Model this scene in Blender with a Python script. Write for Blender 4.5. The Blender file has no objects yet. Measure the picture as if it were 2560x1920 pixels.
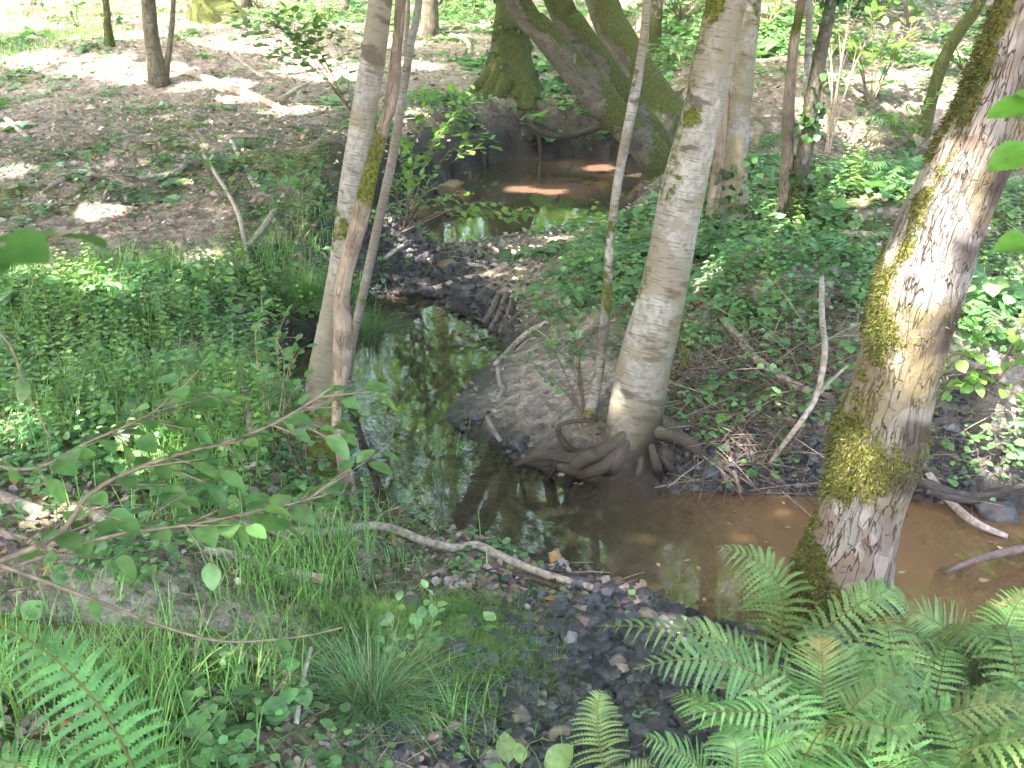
import bpy, math
import numpy as np
from mathutils import Vector

# ------------------------------------------------------------------ camera, world, sun, exposure
SC = bpy.context.scene
COL = SC.collection
CAMZ, PITCH, HALF = 3.0, math.radians(22.0), math.radians(24.0)
cd = bpy.data.cameras.new("camera"); cam = bpy.data.objects.new("camera", cd); COL.objects.link(cam)
cam.location = (0, 0, CAMZ); cam.rotation_euler = (math.pi/2 - PITCH, 0, 0)
cd.sensor_width = 36; cd.lens = 18/math.tan(HALF); cd.clip_start = 0.05; cd.clip_end = 600
cd.dof.use_dof = True; cd.dof.focus_distance = 6.5; cd.dof.aperture_fstop = 13
SC.camera = cam
SUN_AZ = np.array([-0.80, -0.60]); SUN_AZ = SUN_AZ/np.linalg.norm(SUN_AZ); SUN_EL = math.radians(57)
SDIR = np.array([SUN_AZ[0]*math.cos(SUN_EL), SUN_AZ[1]*math.cos(SUN_EL), math.sin(SUN_EL)])
wd = bpy.data.worlds.new("World"); SC.world = wd; wd.use_nodes = True
nt = wd.node_tree; sky = nt.nodes.new("ShaderNodeTexSky"); sky.sky_type = 'NISHITA'; sky.sun_disc = False
sky.air_density = 1.0; sky.dust_density = 7.0; sky.ozone_density = 0.4; sky.sun_elevation = SUN_EL; sky.sun_rotation = math.atan2(SDIR[0], SDIR[1])
nt.links.new(sky.outputs[0], nt.nodes["Background"].inputs[0]); nt.nodes["Background"].inputs[1].default_value = 0.15
sl = bpy.data.lights.new("sun", 'SUN'); sun = bpy.data.objects.new("sun", sl); COL.objects.link(sun)
sl.energy = 2.4; sl.angle = math.radians(0.55); sl.color = (1.0, 0.93, 0.83)
sun.rotation_euler = Vector(SDIR).to_track_quat('Z', 'Y').to_euler()
SC.view_settings.view_transform = 'Standard'; SC.view_settings.look = 'None'
SC.view_settings.exposure = 3.95; SC.view_settings.gamma = 1.0
cy = SC.cycles
cy.use_denoising = True; cy.max_bounces = 7; cy.diffuse_bounces = 4; cy.glossy_bounces = 3
cy.transmission_bounces = 4; cy.transparent_max_bounces = 8; cy.caustics_reflective = False; cy.caustics_refractive = False
cy.volume_bounces = 0; cy.sample_clamp_indirect = 6.0; cy.use_adaptive_sampling = True; cy.adaptive_threshold = 0.02

# ------------------------------------------------------------------ numeric helpers
R = np.random.default_rng(7)
W2, H2 = 2212.0, 1659.0
FPX = (W2/2)/math.tan(HALF)
CAM = np.array([0, 0, CAMZ]); FWD = np.array([0, math.cos(PITCH), -math.sin(PITCH)])
UPV = np.array([0, math.sin(PITCH), math.cos(PITCH)]); RGT = np.array([1.0, 0, 0])

def ray(u, v):
    d = FWD + RGT*((u - W2/2)/FPX) + UPV*((H2/2 - v)/FPX)
    return d

def depth(p): return float(np.dot(np.asarray(p) - CAM, FWD))
def at_z(u, v, z=0.0):
    d = ray(u, v); return CAM + d*((z - CAMZ)/d[2])
def at_y(u, v, y):
    d = ray(u, v); return CAM + d*(y/d[1])

def _h(ix, iy, iz, seed):
    h = (ix.astype(np.int64)*374761393 + iy.astype(np.int64)*668265263 + iz.astype(np.int64)*1440662683 + seed*974634777) & 0xffffffff
    h = ((h ^ (h >> 13))*1274126177) & 0xffffffff
    h = ((h ^ (h >> 16))*2246822519) & 0xffffffff
    return ((h ^ (h >> 15)) & 0xffffff)/float(0xffffff)

def vnoise(p, seed=0):
    p = np.asarray(p, float)
    i = np.floor(p).astype(np.int64); f = p - i; f = f*f*(3 - 2*f)
    o = 0
    for dx in (0, 1):
        for dy in (0, 1):
            for dz in (0, 1):
                w = (f[:, 0] if dx else 1-f[:, 0])*(f[:, 1] if dy else 1-f[:, 1])*(f[:, 2] if dz else 1-f[:, 2])
                o = o + w*_h(i[:, 0]+dx, i[:, 1]+dy, i[:, 2]+dz, seed)
    return o

def fbm(p, seed=0, n=3):
    p = np.asarray(p, float); a, s, t = 1.0, 0, 0
    for k in range(n):
        s = s + a*vnoise(p*(2.03**k), seed+k*17); t += a; a *= .5
    return s/t

def n2(X, Y, sc, seed=0, n=3):
    return fbm(np.stack([X*sc, Y*sc, np.full_like(X, seed*.37)], 1), seed, n)

def sstep(a, b, x):
    t = np.clip((x - a)/(b - a), 0, 1); return t*t*(3-2*t)

def unit(v):
    v = np.asarray(v, float); return v/np.maximum(np.linalg.norm(v, axis=-1, keepdims=True), 1e-9)

# ------------------------------------------------------------------ terrain function
def poly(pts): return np.array([at_z(u, v)[:2] for u, v in pts])
MAIN = poly([(780, 655), (820, 640), (880, 640), (960, 652), (1000, 680), (1055, 700), (1088, 738), (1062, 780), (1010, 838),
             (968, 885), (985, 922), (1060, 962), (1112, 985), (1135, 1008), (1220, 1030), (1330, 1050), (1430, 1050), (1570, 1062),
             (1750, 1068), (1900, 1070), (2000, 1070), (2110, 1090), (2240, 1115), (2700, 1150), (2900, 1300), (2500, 1400),
             (2230, 1420), (2080, 1440), (1930, 1452), (1800, 1445), (1690, 1410), (1600, 1372), (1500, 1348), (1440, 1310), (1400, 1290), (1320, 1258),
             (1240, 1228), (1150, 1190), (1060, 1160), (1000, 1158), (930, 1128), (870, 1110), (800, 1095), (760, 1010), (740, 900),
             (735, 800), (760, 720)])
UPPER = poly([(740, 530), (790, 490), (850, 450), (915, 410), (985, 380), (1060, 352), (1130, 342), (1220, 340), (1310, 345), (1400, 365),
              (1440, 395), (1410, 440), (1350, 480), (1250, 500), (1120, 508), (1010, 520), (910, 535), (830, 548)])
HOLE = poly([(600, 790), (640, 740), (690, 730), (740, 760), (740, 850), (690, 880), (620, 860)])

def sdf(P, poly_):
    A = poly_; B = np.roll(A, -1, 0); out = np.empty(len(P))
    for s in range(0, len(P), 40000):
        p = P[s:s+40000]
        d2 = np.full(len(p), 1e9); ins = np.zeros(len(p), bool)
        for a, b in zip(A, B):
            e = b - a; q = p - a
            t = np.clip((q @ e)/max(e @ e, 1e-12), 0, 1)
            r = q - t[:, None]*e
            d2 = np.minimum(d2, (r*r).sum(1))
            c = ((a[1] <= p[:, 1]) & (b[1] > p[:, 1])) | ((b[1] <= p[:, 1]) & (a[1] > p[:, 1]))
            ins ^= c & (p[:, 0] < a[0] + (p[:, 1]-a[1])*e[0]/(e[1] if abs(e[1]) > 1e-12 else 1e-12))
        out[s:s+40000] = np.sqrt(d2)*np.where(ins, -1, 1)
    return out

CTRL = [  # u, v, plateau height, bank width (m)
    (640, 880, .50, .55), (480, 820, .55, .8), (200, 620, .62, 1.0), (60, 300, .70, 1.2), (420, 330, .72, 1.0), (640, 420, .72, .5),
    (790, 300, .85, .35), (860, 440, .62, .25), (960, 260, .95, .28), (1100, 250, 1.0, .25), (1250, 270, .95, .28), (1430, 290, .75, .35),
    (250, 1250, .62, 1.3), (60, 1550, .70, 1.4), (500, 1500, .60, 1.5), (820, 1400, .45, 1.3), (850, 1190, .09, .5), (770, 1120, .07, .5), (700, 1180, .2, .7), (860, 1110, .04, .5), (930, 1140, .04, .5), (1040, 1195, .05, .6), (1180, 1260, .08, .6), (1330, 1310, .08, .6), (1100, 1450, .28, 1.0),
    (1300, 1500, .16, 1.3), (1500, 1560, .22, 1.5), (1200, 1330, .14, .8), (1560, 1420, .10, .9),
    (930, 580, .06, 1.2), (1080, 560, .09, 1.4), (1050, 640, .08, .7), (1190, 520, .03, .8), (900, 550, .02, .8), (1050, 530, .03, .8), (1120, 760, .13, .5), (1150, 880, .15, .8), (1080, 930, .07, .6), (1040, 890, .06, .5),
    (1350, 600, .55, 1.2), (1300, 900, .35, .5), (1500, 800, .70, .9), (1650, 900, .65, .6), (1850, 800, .85, .9), (2120, 900, .85, .7), (2050, 700, .95, .9),
    (1700, 560, .85, 1.0), (1500, 480, .60, 1.0), (1950, 420, .80, 1.0), (1280, 490, .10, .6),
    (1800, 1480, .12, .7), (2050, 1500, .25, .8), (1900, 1640, .55, 1.2), (2200, 1500, .40, .9), (1600, 1750, .6, 1.5), (2600, 1500, .7, 1.2)]
_c = np.array([[*at_z(u, v, h)[:2], h, w] for u, v, h, w in CTRL] +
              [[0, 0.3, 1.30, 2], [-1.5, .6, 1.2, 2], [1.5, .6, 1.2, 2], [0, -4, 1.4, 2], [-14, 8, .9, 1.5], [-6, 20, 1.0, 1], [4, 20, 1.1, 1], [12, 10, 1.1, 1], [-5, -2, 1.2, 1], [6, -2, 1.2, 1]])

def hgt(X, Y, full=False):
    X = np.atleast_1d(np.asarray(X, float)); Y = np.atleast_1d(np.asarray(Y, float))
    wx = (n2(X, Y, 3.1, 1, 2)-.5)*.22; wy = (n2(X, Y, 3.1, 2, 2)-.5)*.22
    P = np.stack([X+wx, Y+wy], 1)
    near = (np.abs(X - 2) < 9) & (Y > 2) & (Y < 18)
    sd = np.full(len(X), 6.0)
    if near.any():
        Pn = P[near]
        sd[near] = np.minimum(np.minimum(sdf(Pn, MAIN), sdf(Pn, UPPER)), sdf(Pn, HOLE))
    d2 = (X[:, None]-_c[None, :, 0])**2 + (Y[:, None]-_c[None, :, 1])**2 + .03
    w = d2**-1.6; w /= w.sum(1, keepdims=True)
    Hh = w @ _c[:, 2]; Bw = w @ _c[:, 3]
    t = np.clip(sd/Bw, 0, 1)
    bank = Hh*(t*(2-t))
    amp = np.clip(sd/.5, 0.12, 1)
    rough = ((n2(X, Y, .9, 3, 3)-.5)*.22 + (n2(X, Y, 4.2, 4, 3)-.5)*.10)*amp + (n2(X, Y, 17., 5, 2)-.5)*.035
    rough = rough + ((n2(X, Y, 7.5, 8, 3)-.5)*.28*np.clip(Hh-.3, 0, .6))*np.exp(-((sd-.25)/.3)**2)
    far = .035*np.clip(Y-14, 0, 60)
    rt = sstep(1.6, 3.4, X)
    far = far + rt*(.55*sstep(12.4, 13.6, Y + .4*np.sin(X)) + .07*np.clip(Y-13.4, 0, 40))
    bed = -.34*(1-np.exp(-np.clip(-sd, 0, 9)/.4)) - .015 + (n2(X, Y, 6, 6, 2)-.5)*.05
    z = np.where(sd > 0, bank*1.0 + .012 + np.maximum(rough, -.75*bank) + far, np.minimum(bed, -.01))
    z = z + .4*sstep(45, 110, np.hypot(X, Y))*6
    return (z, sd, Hh) if full else z

_ts = np.concatenate([np.linspace(.4, 16, 520), np.linspace(16.1, 90, 300)])
def GR(u, v, off=0.0):
    """point of the ground seen at picture position u, v"""
    d = ray(u, v); P = CAM + d[None]*_ts[:, None]
    b = P[:, 2] < hgt(P[:, 0], P[:, 1])
    k = int(np.argmax(b)) if b.any() else len(_ts)-1
    lo, hi = _ts[max(k-1, 0)], _ts[k]
    T = np.linspace(lo, hi, 24); P = CAM + d[None]*T[:, None]
    b = P[:, 2] < hgt(P[:, 0], P[:, 1]); k = int(np.argmax(b)) if b.any() else 23
    p = P[k].copy(); p[2] = float(hgt(p[0], p[1])[0]) + off
    return p

# ------------------------------------------------------------------ mesh helpers
def thing(name, label, cat, loc=(0, 0, 0), group=None):
    o = bpy.data.objects.new(name, None); COL.objects.link(o); o.location = tuple(float(c) for c in loc)
    o.empty_display_size = .1; tag(o, label, cat, group); return o
def tag(o, label=None, cat=None, group=None, kind=None):
    if label: o["label"] = label
    if cat: o["category"] = cat
    if group: o["group"] = group
    if kind: o["kind"] = kind
    return o

class Buf:
    def __init__(s): s.V = []; s.F = {}; s.C = []; s.B = []; s.n = 0
    def add(s, V, F, C=None, B=None):
        V = np.asarray(V, float); F = np.asarray(F, int)
        s.V.append(V); s.F.setdefault(F.shape[1], []).append(F + s.n)
        C = np.ones((len(V), 3)) if C is None else np.broadcast_to(np.asarray(C, float), (len(V), 3))
        s.C.append(C); s.B.append(np.zeros((len(V), 3)) if B is None else B); s.n += len(V)
    def faces(s, F):
        F = np.asarray(F, int); s.F.setdefault(F.shape[1], []).append(F)
    def build(s, name, mat, parent=None, smooth=True, bark=False, extra=None):
        V = np.concatenate(s.V)
        if parent is not None: V = V - np.array(parent.location)
        me = bpy.data.meshes.new(name); me.vertices.add(len(V)); me.vertices.foreach_set("co", V.ravel().astype(np.float32))
        idx, tot = [], []
        for k, fl in s.F.items():
            f = np.concatenate(fl); idx.append(f.ravel()); tot.append(np.full(len(f), k))
        idx = np.concatenate(idx); tot = np.concatenate(tot)
        me.loops.add(len(idx)); me.loops.foreach_set("vertex_index", idx.astype(np.int32))
        me.polygons.add(len(tot)); me.polygons.foreach_set("loop_start", np.concatenate([[0], np.cumsum(tot)[:-1]]).astype(np.int32))
        try: me.polygons.foreach_set("loop_total", tot.astype(np.int32))
        except Exception: pass
        me.polygons.foreach_set("use_smooth", np.full(len(tot), smooth))
        a = me.attributes.new("Col", 'FLOAT_COLOR', 'POINT'); C = np.concatenate(s.C)
        a.data.foreach_set("color", np.concatenate([C, np.ones((len(C), 1))], 1).ravel().astype(np.float32))
        if bark:
            a = me.attributes.new("bark", 'FLOAT_VECTOR', 'POINT'); a.data.foreach_set("vector", np.concatenate(s.B).ravel().astype(np.float32))
        for k, val in (extra or {}).items():
            a = me.attributes.new(k, 'FLOAT', 'POINT'); a.data.foreach_set("value", np.asarray(val, np.float32))
        me.update(calc_edges=True); me.validate(clean_customdata=False)
        me.materials.append(mat)
        o = bpy.data.objects.new(name, me); COL.objects.link(o)
        if parent is not None: o.parent = parent
        return o

def spline(P, step):
    P = np.asarray(P, float)
    if len(P) == 2: P = np.stack([P[0], (P[0]+P[1])/2, P[1]])
    Q = np.concatenate([[2*P[0]-P[1]], P, [2*P[-1]-P[-2]]]); out = []
    for i in range(1, len(Q)-2):
        a, b, c, d = Q[i-1], Q[i], Q[i+1], Q[i+2]
        n = max(2, int(np.linalg.norm((c-b)[:3])/step)); t = np.linspace(0, 1, n, endpoint=False)[:, None]
        out.append(.5*((2*b)+(c-a)*t+(2*a-5*b+4*c-d)*t*t+(3*b-a-3*c+d)*t**3))
    out.append(P[-1][None]); return np.concatenate(out)

def tube(buf, P, r, sides=8, col=(1, 1, 1), lump=0.0, seed=0, flare=None, lumpsc=6.0, colf=None, cap=True, pinch=None):
    """P (n,3) centre line, r (n,) radii"""
    P = np.asarray(P, float); n = len(P); r = np.asarray(r, float)
    T = unit(np.gradient(P, axis=0)); ref = np.array([0, 0, 1.0]) if abs(T[0, 2]) < .9 else np.array([1.0, 0, 0])
    U = np.zeros((n, 3)); U[0] = unit(np.cross(T[0], ref))
    for i in range(1, n):
        u = U[i-1] - T[i]*np.dot(U[i-1], T[i]); U[i] = u/max(np.linalg.norm(u), 1e-9)
    Vv = np.cross(T, U); s = np.concatenate([[0], np.cumsum(np.linalg.norm(np.diff(P, axis=0), axis=1))])
    th = np.linspace(0, 2*math.pi, sides, endpoint=False)
    ct, st = np.cos(th), np.sin(th)
    dirs = U[:, None]*ct[None, :, None] + Vv[:, None]*st[None, :, None]
    rr = np.repeat(r[:, None], sides, 1)
    if flare is not None:
        amt, ln, k, ph = flare
        rr = rr*(1 + amt*np.exp(-s/ln)[:, None]*(1 + .55*np.cos(k*th+ph)[None] + .3*np.cos((k+2)*th+ph*2.1)[None]))
    r0 = float(np.mean(r))
    B = np.stack([np.broadcast_to(ct*r0, (n, sides)), np.broadcast_to(st*r0, (n, sides)), np.repeat(s[:, None], sides, 1)], 2).reshape(-1, 3) + seed*3.17
    V = (P[:, None] + dirs*rr[..., None]).reshape(-1, 3)
    if lump:
        V = V + dirs.reshape(-1, 3)*((fbm(B*lumpsc*np.array([1, 1, .5]), seed+3, 3)-.5)*2*lump*rr.ravel())[:, None]
    base = buf.n
    i = np.arange(n-1)[:, None]*sides; j = np.arange(sides)[None]; j2 = (j+1) % sides
    F = np.stack([i+j, i+j2, i+sides+j2, i+sides+j], 2).reshape(-1, 4)
    C = col if colf is None else colf(V, dirs.reshape(-1, 3), B)
    buf.add(V, F, C, B)
    if cap:
        for e, fl in ((0, True), (n-1, False)):
            c = buf.n; cc = np.asarray(C, float); cc = cc if cc.ndim == 1 else cc[e*sides]
            ring = base + e*sides + np.arange(sides)
            buf.add(P[e][None], np.zeros((0, 3), int), cc, B[e*sides][None])
            nx = np.roll(ring, -1); tri = np.stack([ring, nx, np.full(sides, c)], 1)
            buf.faces(tri[:, ::-1] if fl else tri)
    return V, dirs.reshape(-1, 3), B

def basis(d, nrm):
    """columns side, dir, normal"""
    d = unit(d); s = unit(np.cross(d, nrm)); n = np.cross(s, d)
    return np.stack([s, d, n], 2)

def scatter(buf, tV, tF, pos, M, scale, col):
    pos = np.asarray(pos); N = len(pos); k = len(tV)
    if N == 0: return
    scale = np.asarray(scale, float); scale = scale[:, None] if scale.ndim == 1 else scale
    L = tV[None]*scale[:, None, :] if scale.shape[1] == 3 else tV[None]*scale[:, None, :]
    V = np.einsum('nij,nkj->nki', M, L) + pos[:, None]
    C = np.repeat(np.asarray(col)[:, None], k, 1).reshape(-1, 3)
    for f in (tF if isinstance(tF, list) else [tF]):
        if not np.size(f): continue
        F = (np.asarray(f)[None] + (np.arange(N)*k)[:, None, None]).reshape(-1, np.asarray(f).shape[1])
        buf.F.setdefault(F.shape[1], []).append(F + buf.n)
    buf.V.append(V.reshape(-1, 3)); buf.C.append(C); buf.B.append(np.zeros((N*k, 3))); buf.n += N*k

# leaf templates: x = side, y = along, z = normal
L4 = (np.array([[0, 0, 0], [.34, .45, .07], [0, 1, 0], [-.34, .45, .07]]), np.array([[0, 1, 2], [0, 2, 3]]))
def ovate(nseg=4, w=.36, tooth=0.0, fold=.1, curl=.12, peak=.9):
    t = np.linspace(0, 1, nseg+1); mid = np.stack([0*t, t, -curl*(t**2)], 1); V = [mid]; F3, F4 = [], []
    ti = t[1:-1]; hw = w*np.sin(math.pi*ti**peak)**.8
    if tooth: hw = hw*(1 + tooth*np.where(np.arange(len(ti)) % 2, -1, 1))
    m = nseg+1; k = len(ti)
    for sg in (1, -1):
        V.append(np.stack([sg*hw, ti + (.03 if tooth else 0), fold*hw/w*.5 - curl*ti**2], 1))
        o = m + (0 if sg == 1 else k); q = []
        F3.append([0, o, 1] if sg == 1 else [0, 1, o])
        for i in range(k-1):
            F4.append([i+1, o+i, o+i+1, i+2] if sg == 1 else [i+2, o+i+1, o+i, i+1])
        F3.append([m-2, o+k-1, m-1] if sg == 1 else [m-1, o+k-1, m-2])
    return np.concatenate(V), [np.array(F3), np.array(F4)]
OV = ovate(4); OVR = ovate(4, .46, 0, .12, .1, .8); SER = ovate(22, .35, .07, .16, .2, .85); BIG = ovate(10, .36, 0, .14, .2, 1.0)
OAK = ovate(9, .33, .22, .05, -.25, 1.2)
def hv(n, lo, hi): return R.uniform(lo, hi, n)
def rdir(n):
    a = R.uniform(0, 2*math.pi, n); return np.stack([np.cos(a), np.sin(a), 0*a], 1)
def jit(c, n, v=.25, hue=.12):
    c = np.asarray(c, float); k = np.exp(R.normal(0, v, n))[:, None]; h = 1 + R.normal(0, hue, (n, 3)); return np.clip(c*k*h, .003, .9)

# ------------------------------------------------------------------ materials
def newmat(name):
    m = bpy.data.materials.new(name); m.use_nodes = True; t = m.node_tree; t.nodes.clear()
    return m, t, t.nodes.new, t.links.new
def val(t, a): return a
def leaf_mat(name, transl=.4, rough=.4, spec=.5, tint=(1.05, 1.25, .55), veins=False):
    m, t, N, K = newmat(name)
    out = N("ShaderNodeOutputMaterial"); at = N("ShaderNodeAttribute"); at.attribute_name = "Col"
    nz = N("ShaderNodeTexNoise"); nz.inputs["Scale"].default_value = 35; tc = N("ShaderNodeTexCoord"); K(tc.outputs["Object"], nz.inputs["Vector"])
    mr = N("ShaderNodeMapRange"); mr.inputs[1].default_value = .3; mr.inputs[2].default_value = .7; mr.inputs[3].default_value = .75; mr.inputs[4].default_value = 1.25
    K(nz.outputs[0], mr.inputs[0])
    mu = N("ShaderNodeVectorMath"); mu.operation = 'SCALE'; K(at.outputs["Color"], mu.inputs[0]); K(mr.outputs[0], mu.inputs["Scale"])
    p = N("ShaderNodeBsdfPrincipled"); p.inputs["Roughness"].default_value = rough; p.inputs["Specular IOR Level"].default_value = spec
    K(mu.outputs[0], p.inputs["Base Color"])
    tr = N("ShaderNodeBsdfTranslucent"); tm = N("ShaderNodeVectorMath"); tm.operation = 'MULTIPLY'; tm.inputs[1].default_value = tint
    K(mu.outputs[0], tm.inputs[0]); K(tm.outputs[0], tr.inputs["Color"])
    mx = N("ShaderNodeMixShader"); mx.inputs[0].default_value = transl; K(p.outputs[0], mx.inputs[1]); K(tr.outputs[0], mx.inputs[2]); K(mx.outputs[0], out.inputs[0])
    return m

def bark_mat(name, pale, dark, crack=0.0, crack_sc=(14, 14, 5), lent=0.0, patch=None, patch_amt=.5, moss=(.075, .085, .012), bump=.5, fleck=.5, algae=(.15, .13, .06)):
    """Col.r of the mesh = moss cover, Col.g = dirt cover, Col.b = algae film"""
    m, t, N, K = newmat(name)
    out = N("ShaderNodeOutputMaterial"); p = N("ShaderNodeBsdfPrincipled"); K(p.outputs[0], out.inputs[0])
    p.inputs["Roughness"].default_value = .85; p.inputs["Specular IOR Level"].default_value = .2
    at = N("ShaderNodeAttribute"); at.attribute_name = "bark"; ac = N("ShaderNodeAttribute"); ac.attribute_name = "Col"
    sp = N("ShaderNodeSeparateColor"); K(ac.outputs["Color"], sp.inputs[0])
    def noise(scale, vec, detail=3, dist=0):
        mp = N("ShaderNodeMapping"); mp.inputs["Scale"].default_value = vec; K(at.outputs["Vector"], mp.inputs["Vector"])
        n = N("ShaderNodeTexNoise"); n.inputs["Scale"].default_value = scale; n.inputs["Detail"].default_value = detail; n.inputs["Distortion"].default_value = dist
        K(mp.outputs[0], n.inputs["Vector"]); return n.outputs[0]
    def rng(x, a, b, c=0., d=1.):
        n = N("ShaderNodeMapRange"); n.interpolation_type = 'SMOOTHSTEP'
        for i, q in enumerate((a, b, c, d)): n.inputs[i+1].default_value = q
        K(x, n.inputs[0]); return n.outputs[0]
    def mix(f, a, b):
        n = N("ShaderNodeMix"); n.data_type = 'RGBA'
        K(f, n.inputs[0])
        for s, x in ((6, a), (7, b)):
            if isinstance(x, tuple): n.inputs[s].default_value = (*x, 1)
            else: K(x, n.inputs[s])
        return n.outputs[2]
    def math_(op, a, b):
        n = N("ShaderNodeMath"); n.operation = op
        for i, x in enumerate((a, b)):
            if isinstance(x, (int, float)): n.inputs[i].default_value = x
            else: K(x, n.inputs[i])
        return n.outputs[0]
    big = noise(7, (1, 1, .6), 4); fine = noise(60, (1, 1, .5), 4)
    c = mix(rng(big, .3, .7), tuple(x*.72 for x in pale), pale)
    c = mix(rng(fine, .35, .75, 0, fleck), c, tuple(x*.45 for x in pale))
    hgt_ = fine
    if patch:
        c = mix(rng(noise(4.5, (1, 1, .8), 5, .6), .62-patch_amt*.2, .66-patch_amt*.12, 0, .9), c, patch)
    if lent:
        ln = rng(noise(17, (1, 1, 9), 4), .56, .66); c = mix(math_('MULTIPLY', ln, lent), c, dark)
        dk = rng(noise(7, (1, 1, 1.8), 6), .59, .67); c = mix(math_('MULTIPLY', dk, .85), c, dark)
    if crack:
        def ridge(sc, vec, wd):
            r = math_('ABSOLUTE', math_('SUBTRACT', noise(sc, vec, 3, .12), .5), 0.); return rng(r, 0, wd, 1, 0)
        sx, sy, sz = crack_sc
        ck = math_('MULTIPLY', ridge(1, (sx, sy, sz), .016), rng(noise(11, (1, 1, .7), 3), .28, .48))
        ck = math_('MAXIMUM', ck, math_('MULTIPLY', ridge(1, (sx*2.1, sy*2.1, sz*1.8), .03), rng(noise(13, (1, 1, .6), 3), .42, .6, 0, .7)))
        c2 = math_('MULTIPLY', ridge(1, (sx*.6, sy*.6, sz*2.6), .016), rng(noise(14, (1, 1, 1), 3), .5, .6, 0, .35))
        ck = math_('MAXIMUM', ck, c2)
        sc_ = noise(1, (sx*1.3, sy*1.3, sz*2.2), 2)
        c = mix(rng(sc_, .35, .65, 0, .45), c, tuple(x*.62 for x in pale))
        mp = N("ShaderNodeMapping"); mp.inputs["Scale"].default_value = (sx*1.2, sy*1.2, sz*3.2); K(at.outputs["Vector"], mp.inputs["Vector"])
        vo = N("ShaderNodeTexVoronoi"); vo.inputs["Scale"].default_value = 1; K(mp.outputs[0], vo.inputs["Vector"]); sv = N("ShaderNodeSeparateColor"); K(vo.outputs["Color"], sv.inputs[0])
        c = mix(rng(sv.outputs[0], .1, .9, 0, .5), c, tuple(x*.5 for x in pale)); c = mix(rng(sv.outputs[1], .8, .9, 0, .35), c, tuple(x*1.35 for x in pale))
        c = mix(math_('MULTIPLY', ck, crack), c, dark)
        hgt_ = math_('ADD', math_('ADD', math_('MULTIPLY', fine, .4), math_('MULTIPLY', sc_, .8)), math_('MULTIPLY', ck, -1.5))
    c = mix(math_('MULTIPLY', sp.outputs[2], rng(noise(11, (1, 1, .7), 5), .32, .68, .25, 1)), c, algae)
    mf = math_('MULTIPLY', rng(noise(38, (1, 1, .7), 5), .2, .75, .25, 1.5), sp.outputs[0]); mf = rng(mf, .25, .6)
    mossc = mix(rng(noise(90, (1, 1, 1), 3), .3, .7), tuple(x*.5 for x in moss), tuple(x*1.6 for x in moss))
    c = mix(math_('MULTIPLY', sp.outputs[1], rng(big, .25, .6, .6, 1)), c, (dark[0]*.42, dark[1]*.38, dark[2]*.32))
    c = mix(mf, c, mossc); K(c, p.inputs["Base Color"])
    bp = N("ShaderNodeBump"); bp.inputs["Strength"].default_value = bump; bp.inputs["Distance"].default_value = .012
    K(math_('ADD', hgt_, math_('MULTIPLY', mf, math_('MULTIPLY', noise(120, (1, 1, 1), 2), 1.2))), bp.inputs["Height"]); K(bp.outputs[0], p.inputs["Normal"])
    return m

def simple_mat(name, rough=.8, sc=60, amp=.5, bump=.4, spec=.25):
    m, t, N, K = newmat(name)
    out = N("ShaderNodeOutputMaterial"); p = N("ShaderNodeBsdfPrincipled"); K(p.outputs[0], out.inputs[0])
    p.inputs["Roughness"].default_value = rough; p.inputs["Specular IOR Level"].default_value = spec
    at = N("ShaderNodeAttribute"); at.attribute_name = "Col"; tc = N("ShaderNodeTexCoord")
    nz = N("ShaderNodeTexNoise"); nz.inputs["Scale"].default_value = sc; nz.inputs["Detail"].default_value = 5; K(tc.outputs["Object"], nz.inputs["Vector"])
    mr = N("ShaderNodeMapRange"); mr.inputs[1].default_value = .3; mr.inputs[2].default_value = .7; mr.inputs[3].default_value = 1-amp; mr.inputs[4].default_value = 1+amp
    K(nz.outputs[0], mr.inputs[0]); mu = N("ShaderNodeVectorMath"); mu.operation = 'SCALE'; K(at.outputs["Color"], mu.inputs[0]); K(mr.outputs[0], mu.inputs["Scale"])
    K(mu.outputs[0], p.inputs["Base Color"])
    bp = N("ShaderNodeBump"); bp.inputs["Strength"].default_value = bump; bp.inputs["Distance"].default_value = .01; K(nz.outputs[0], bp.inputs["Height"]); K(bp.outputs[0], p.inputs["Normal"])
    return m

M_LEAF = leaf_mat("leaf"); M_CAN = leaf_mat("canopy_leaf", .45, .5, .3); M_FERN = leaf_mat("fern_leaf", .35, .5, .3, (1.0, 1.2, .6))
M_GRASS = leaf_mat("grass_blade", .35, .5, .3); M_LIT = leaf_mat("dead_leaf", .12, .75, .2, (1.1, 1, .8))
M_BIRCH = bark_mat("birch_bark", (.345, .33, .29), (.07, .058, .046), lent=.75, patch=(.20, .175, .13), patch_amt=.8, bump=.7, fleck=.85)
M_PLATE = bark_mat("plated_bark", (.275, .25, .22), (.05, .035, .027), crack=.95, crack_sc=(30, 30, 3.6), patch=(.14, .09, .06), patch_amt=.6, bump=1.0, fleck=.6, algae=(.13, .105, .055), moss=(.085, .085, .018))
M_ALDER = bark_mat("alder_bark", (.22, .20, .15), (.04, .034, .025), lent=.3, bump=.8, crack=.6, crack_sc=(18, 18, 4), moss=(.062, .074, .016))
M_DEAD = bark_mat("dead_wood", (.34, .27, .20), (.07, .045, .03), crack=.8, crack_sc=(38, 38, 3), patch=(.13, .10, .07), patch_amt=.6, bump=.6)
M_ROOT = bark_mat("root_bark", (.105, .088, .078), (.028, .023, .021), bump=.7, crack=.5, crack_sc=(50, 50, 8))
M_FOOT = bark_mat("birch_root_bark", (.115, .095, .08), (.045, .036, .031), bump=.7, fleck=.7, algae=(.10, .085, .045))
M_STICK = simple_mat("stick_bark", .85, 40, .45, .5)
M_STONE = simple_mat("stone", .55, 25, .45, .5, .4)

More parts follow.
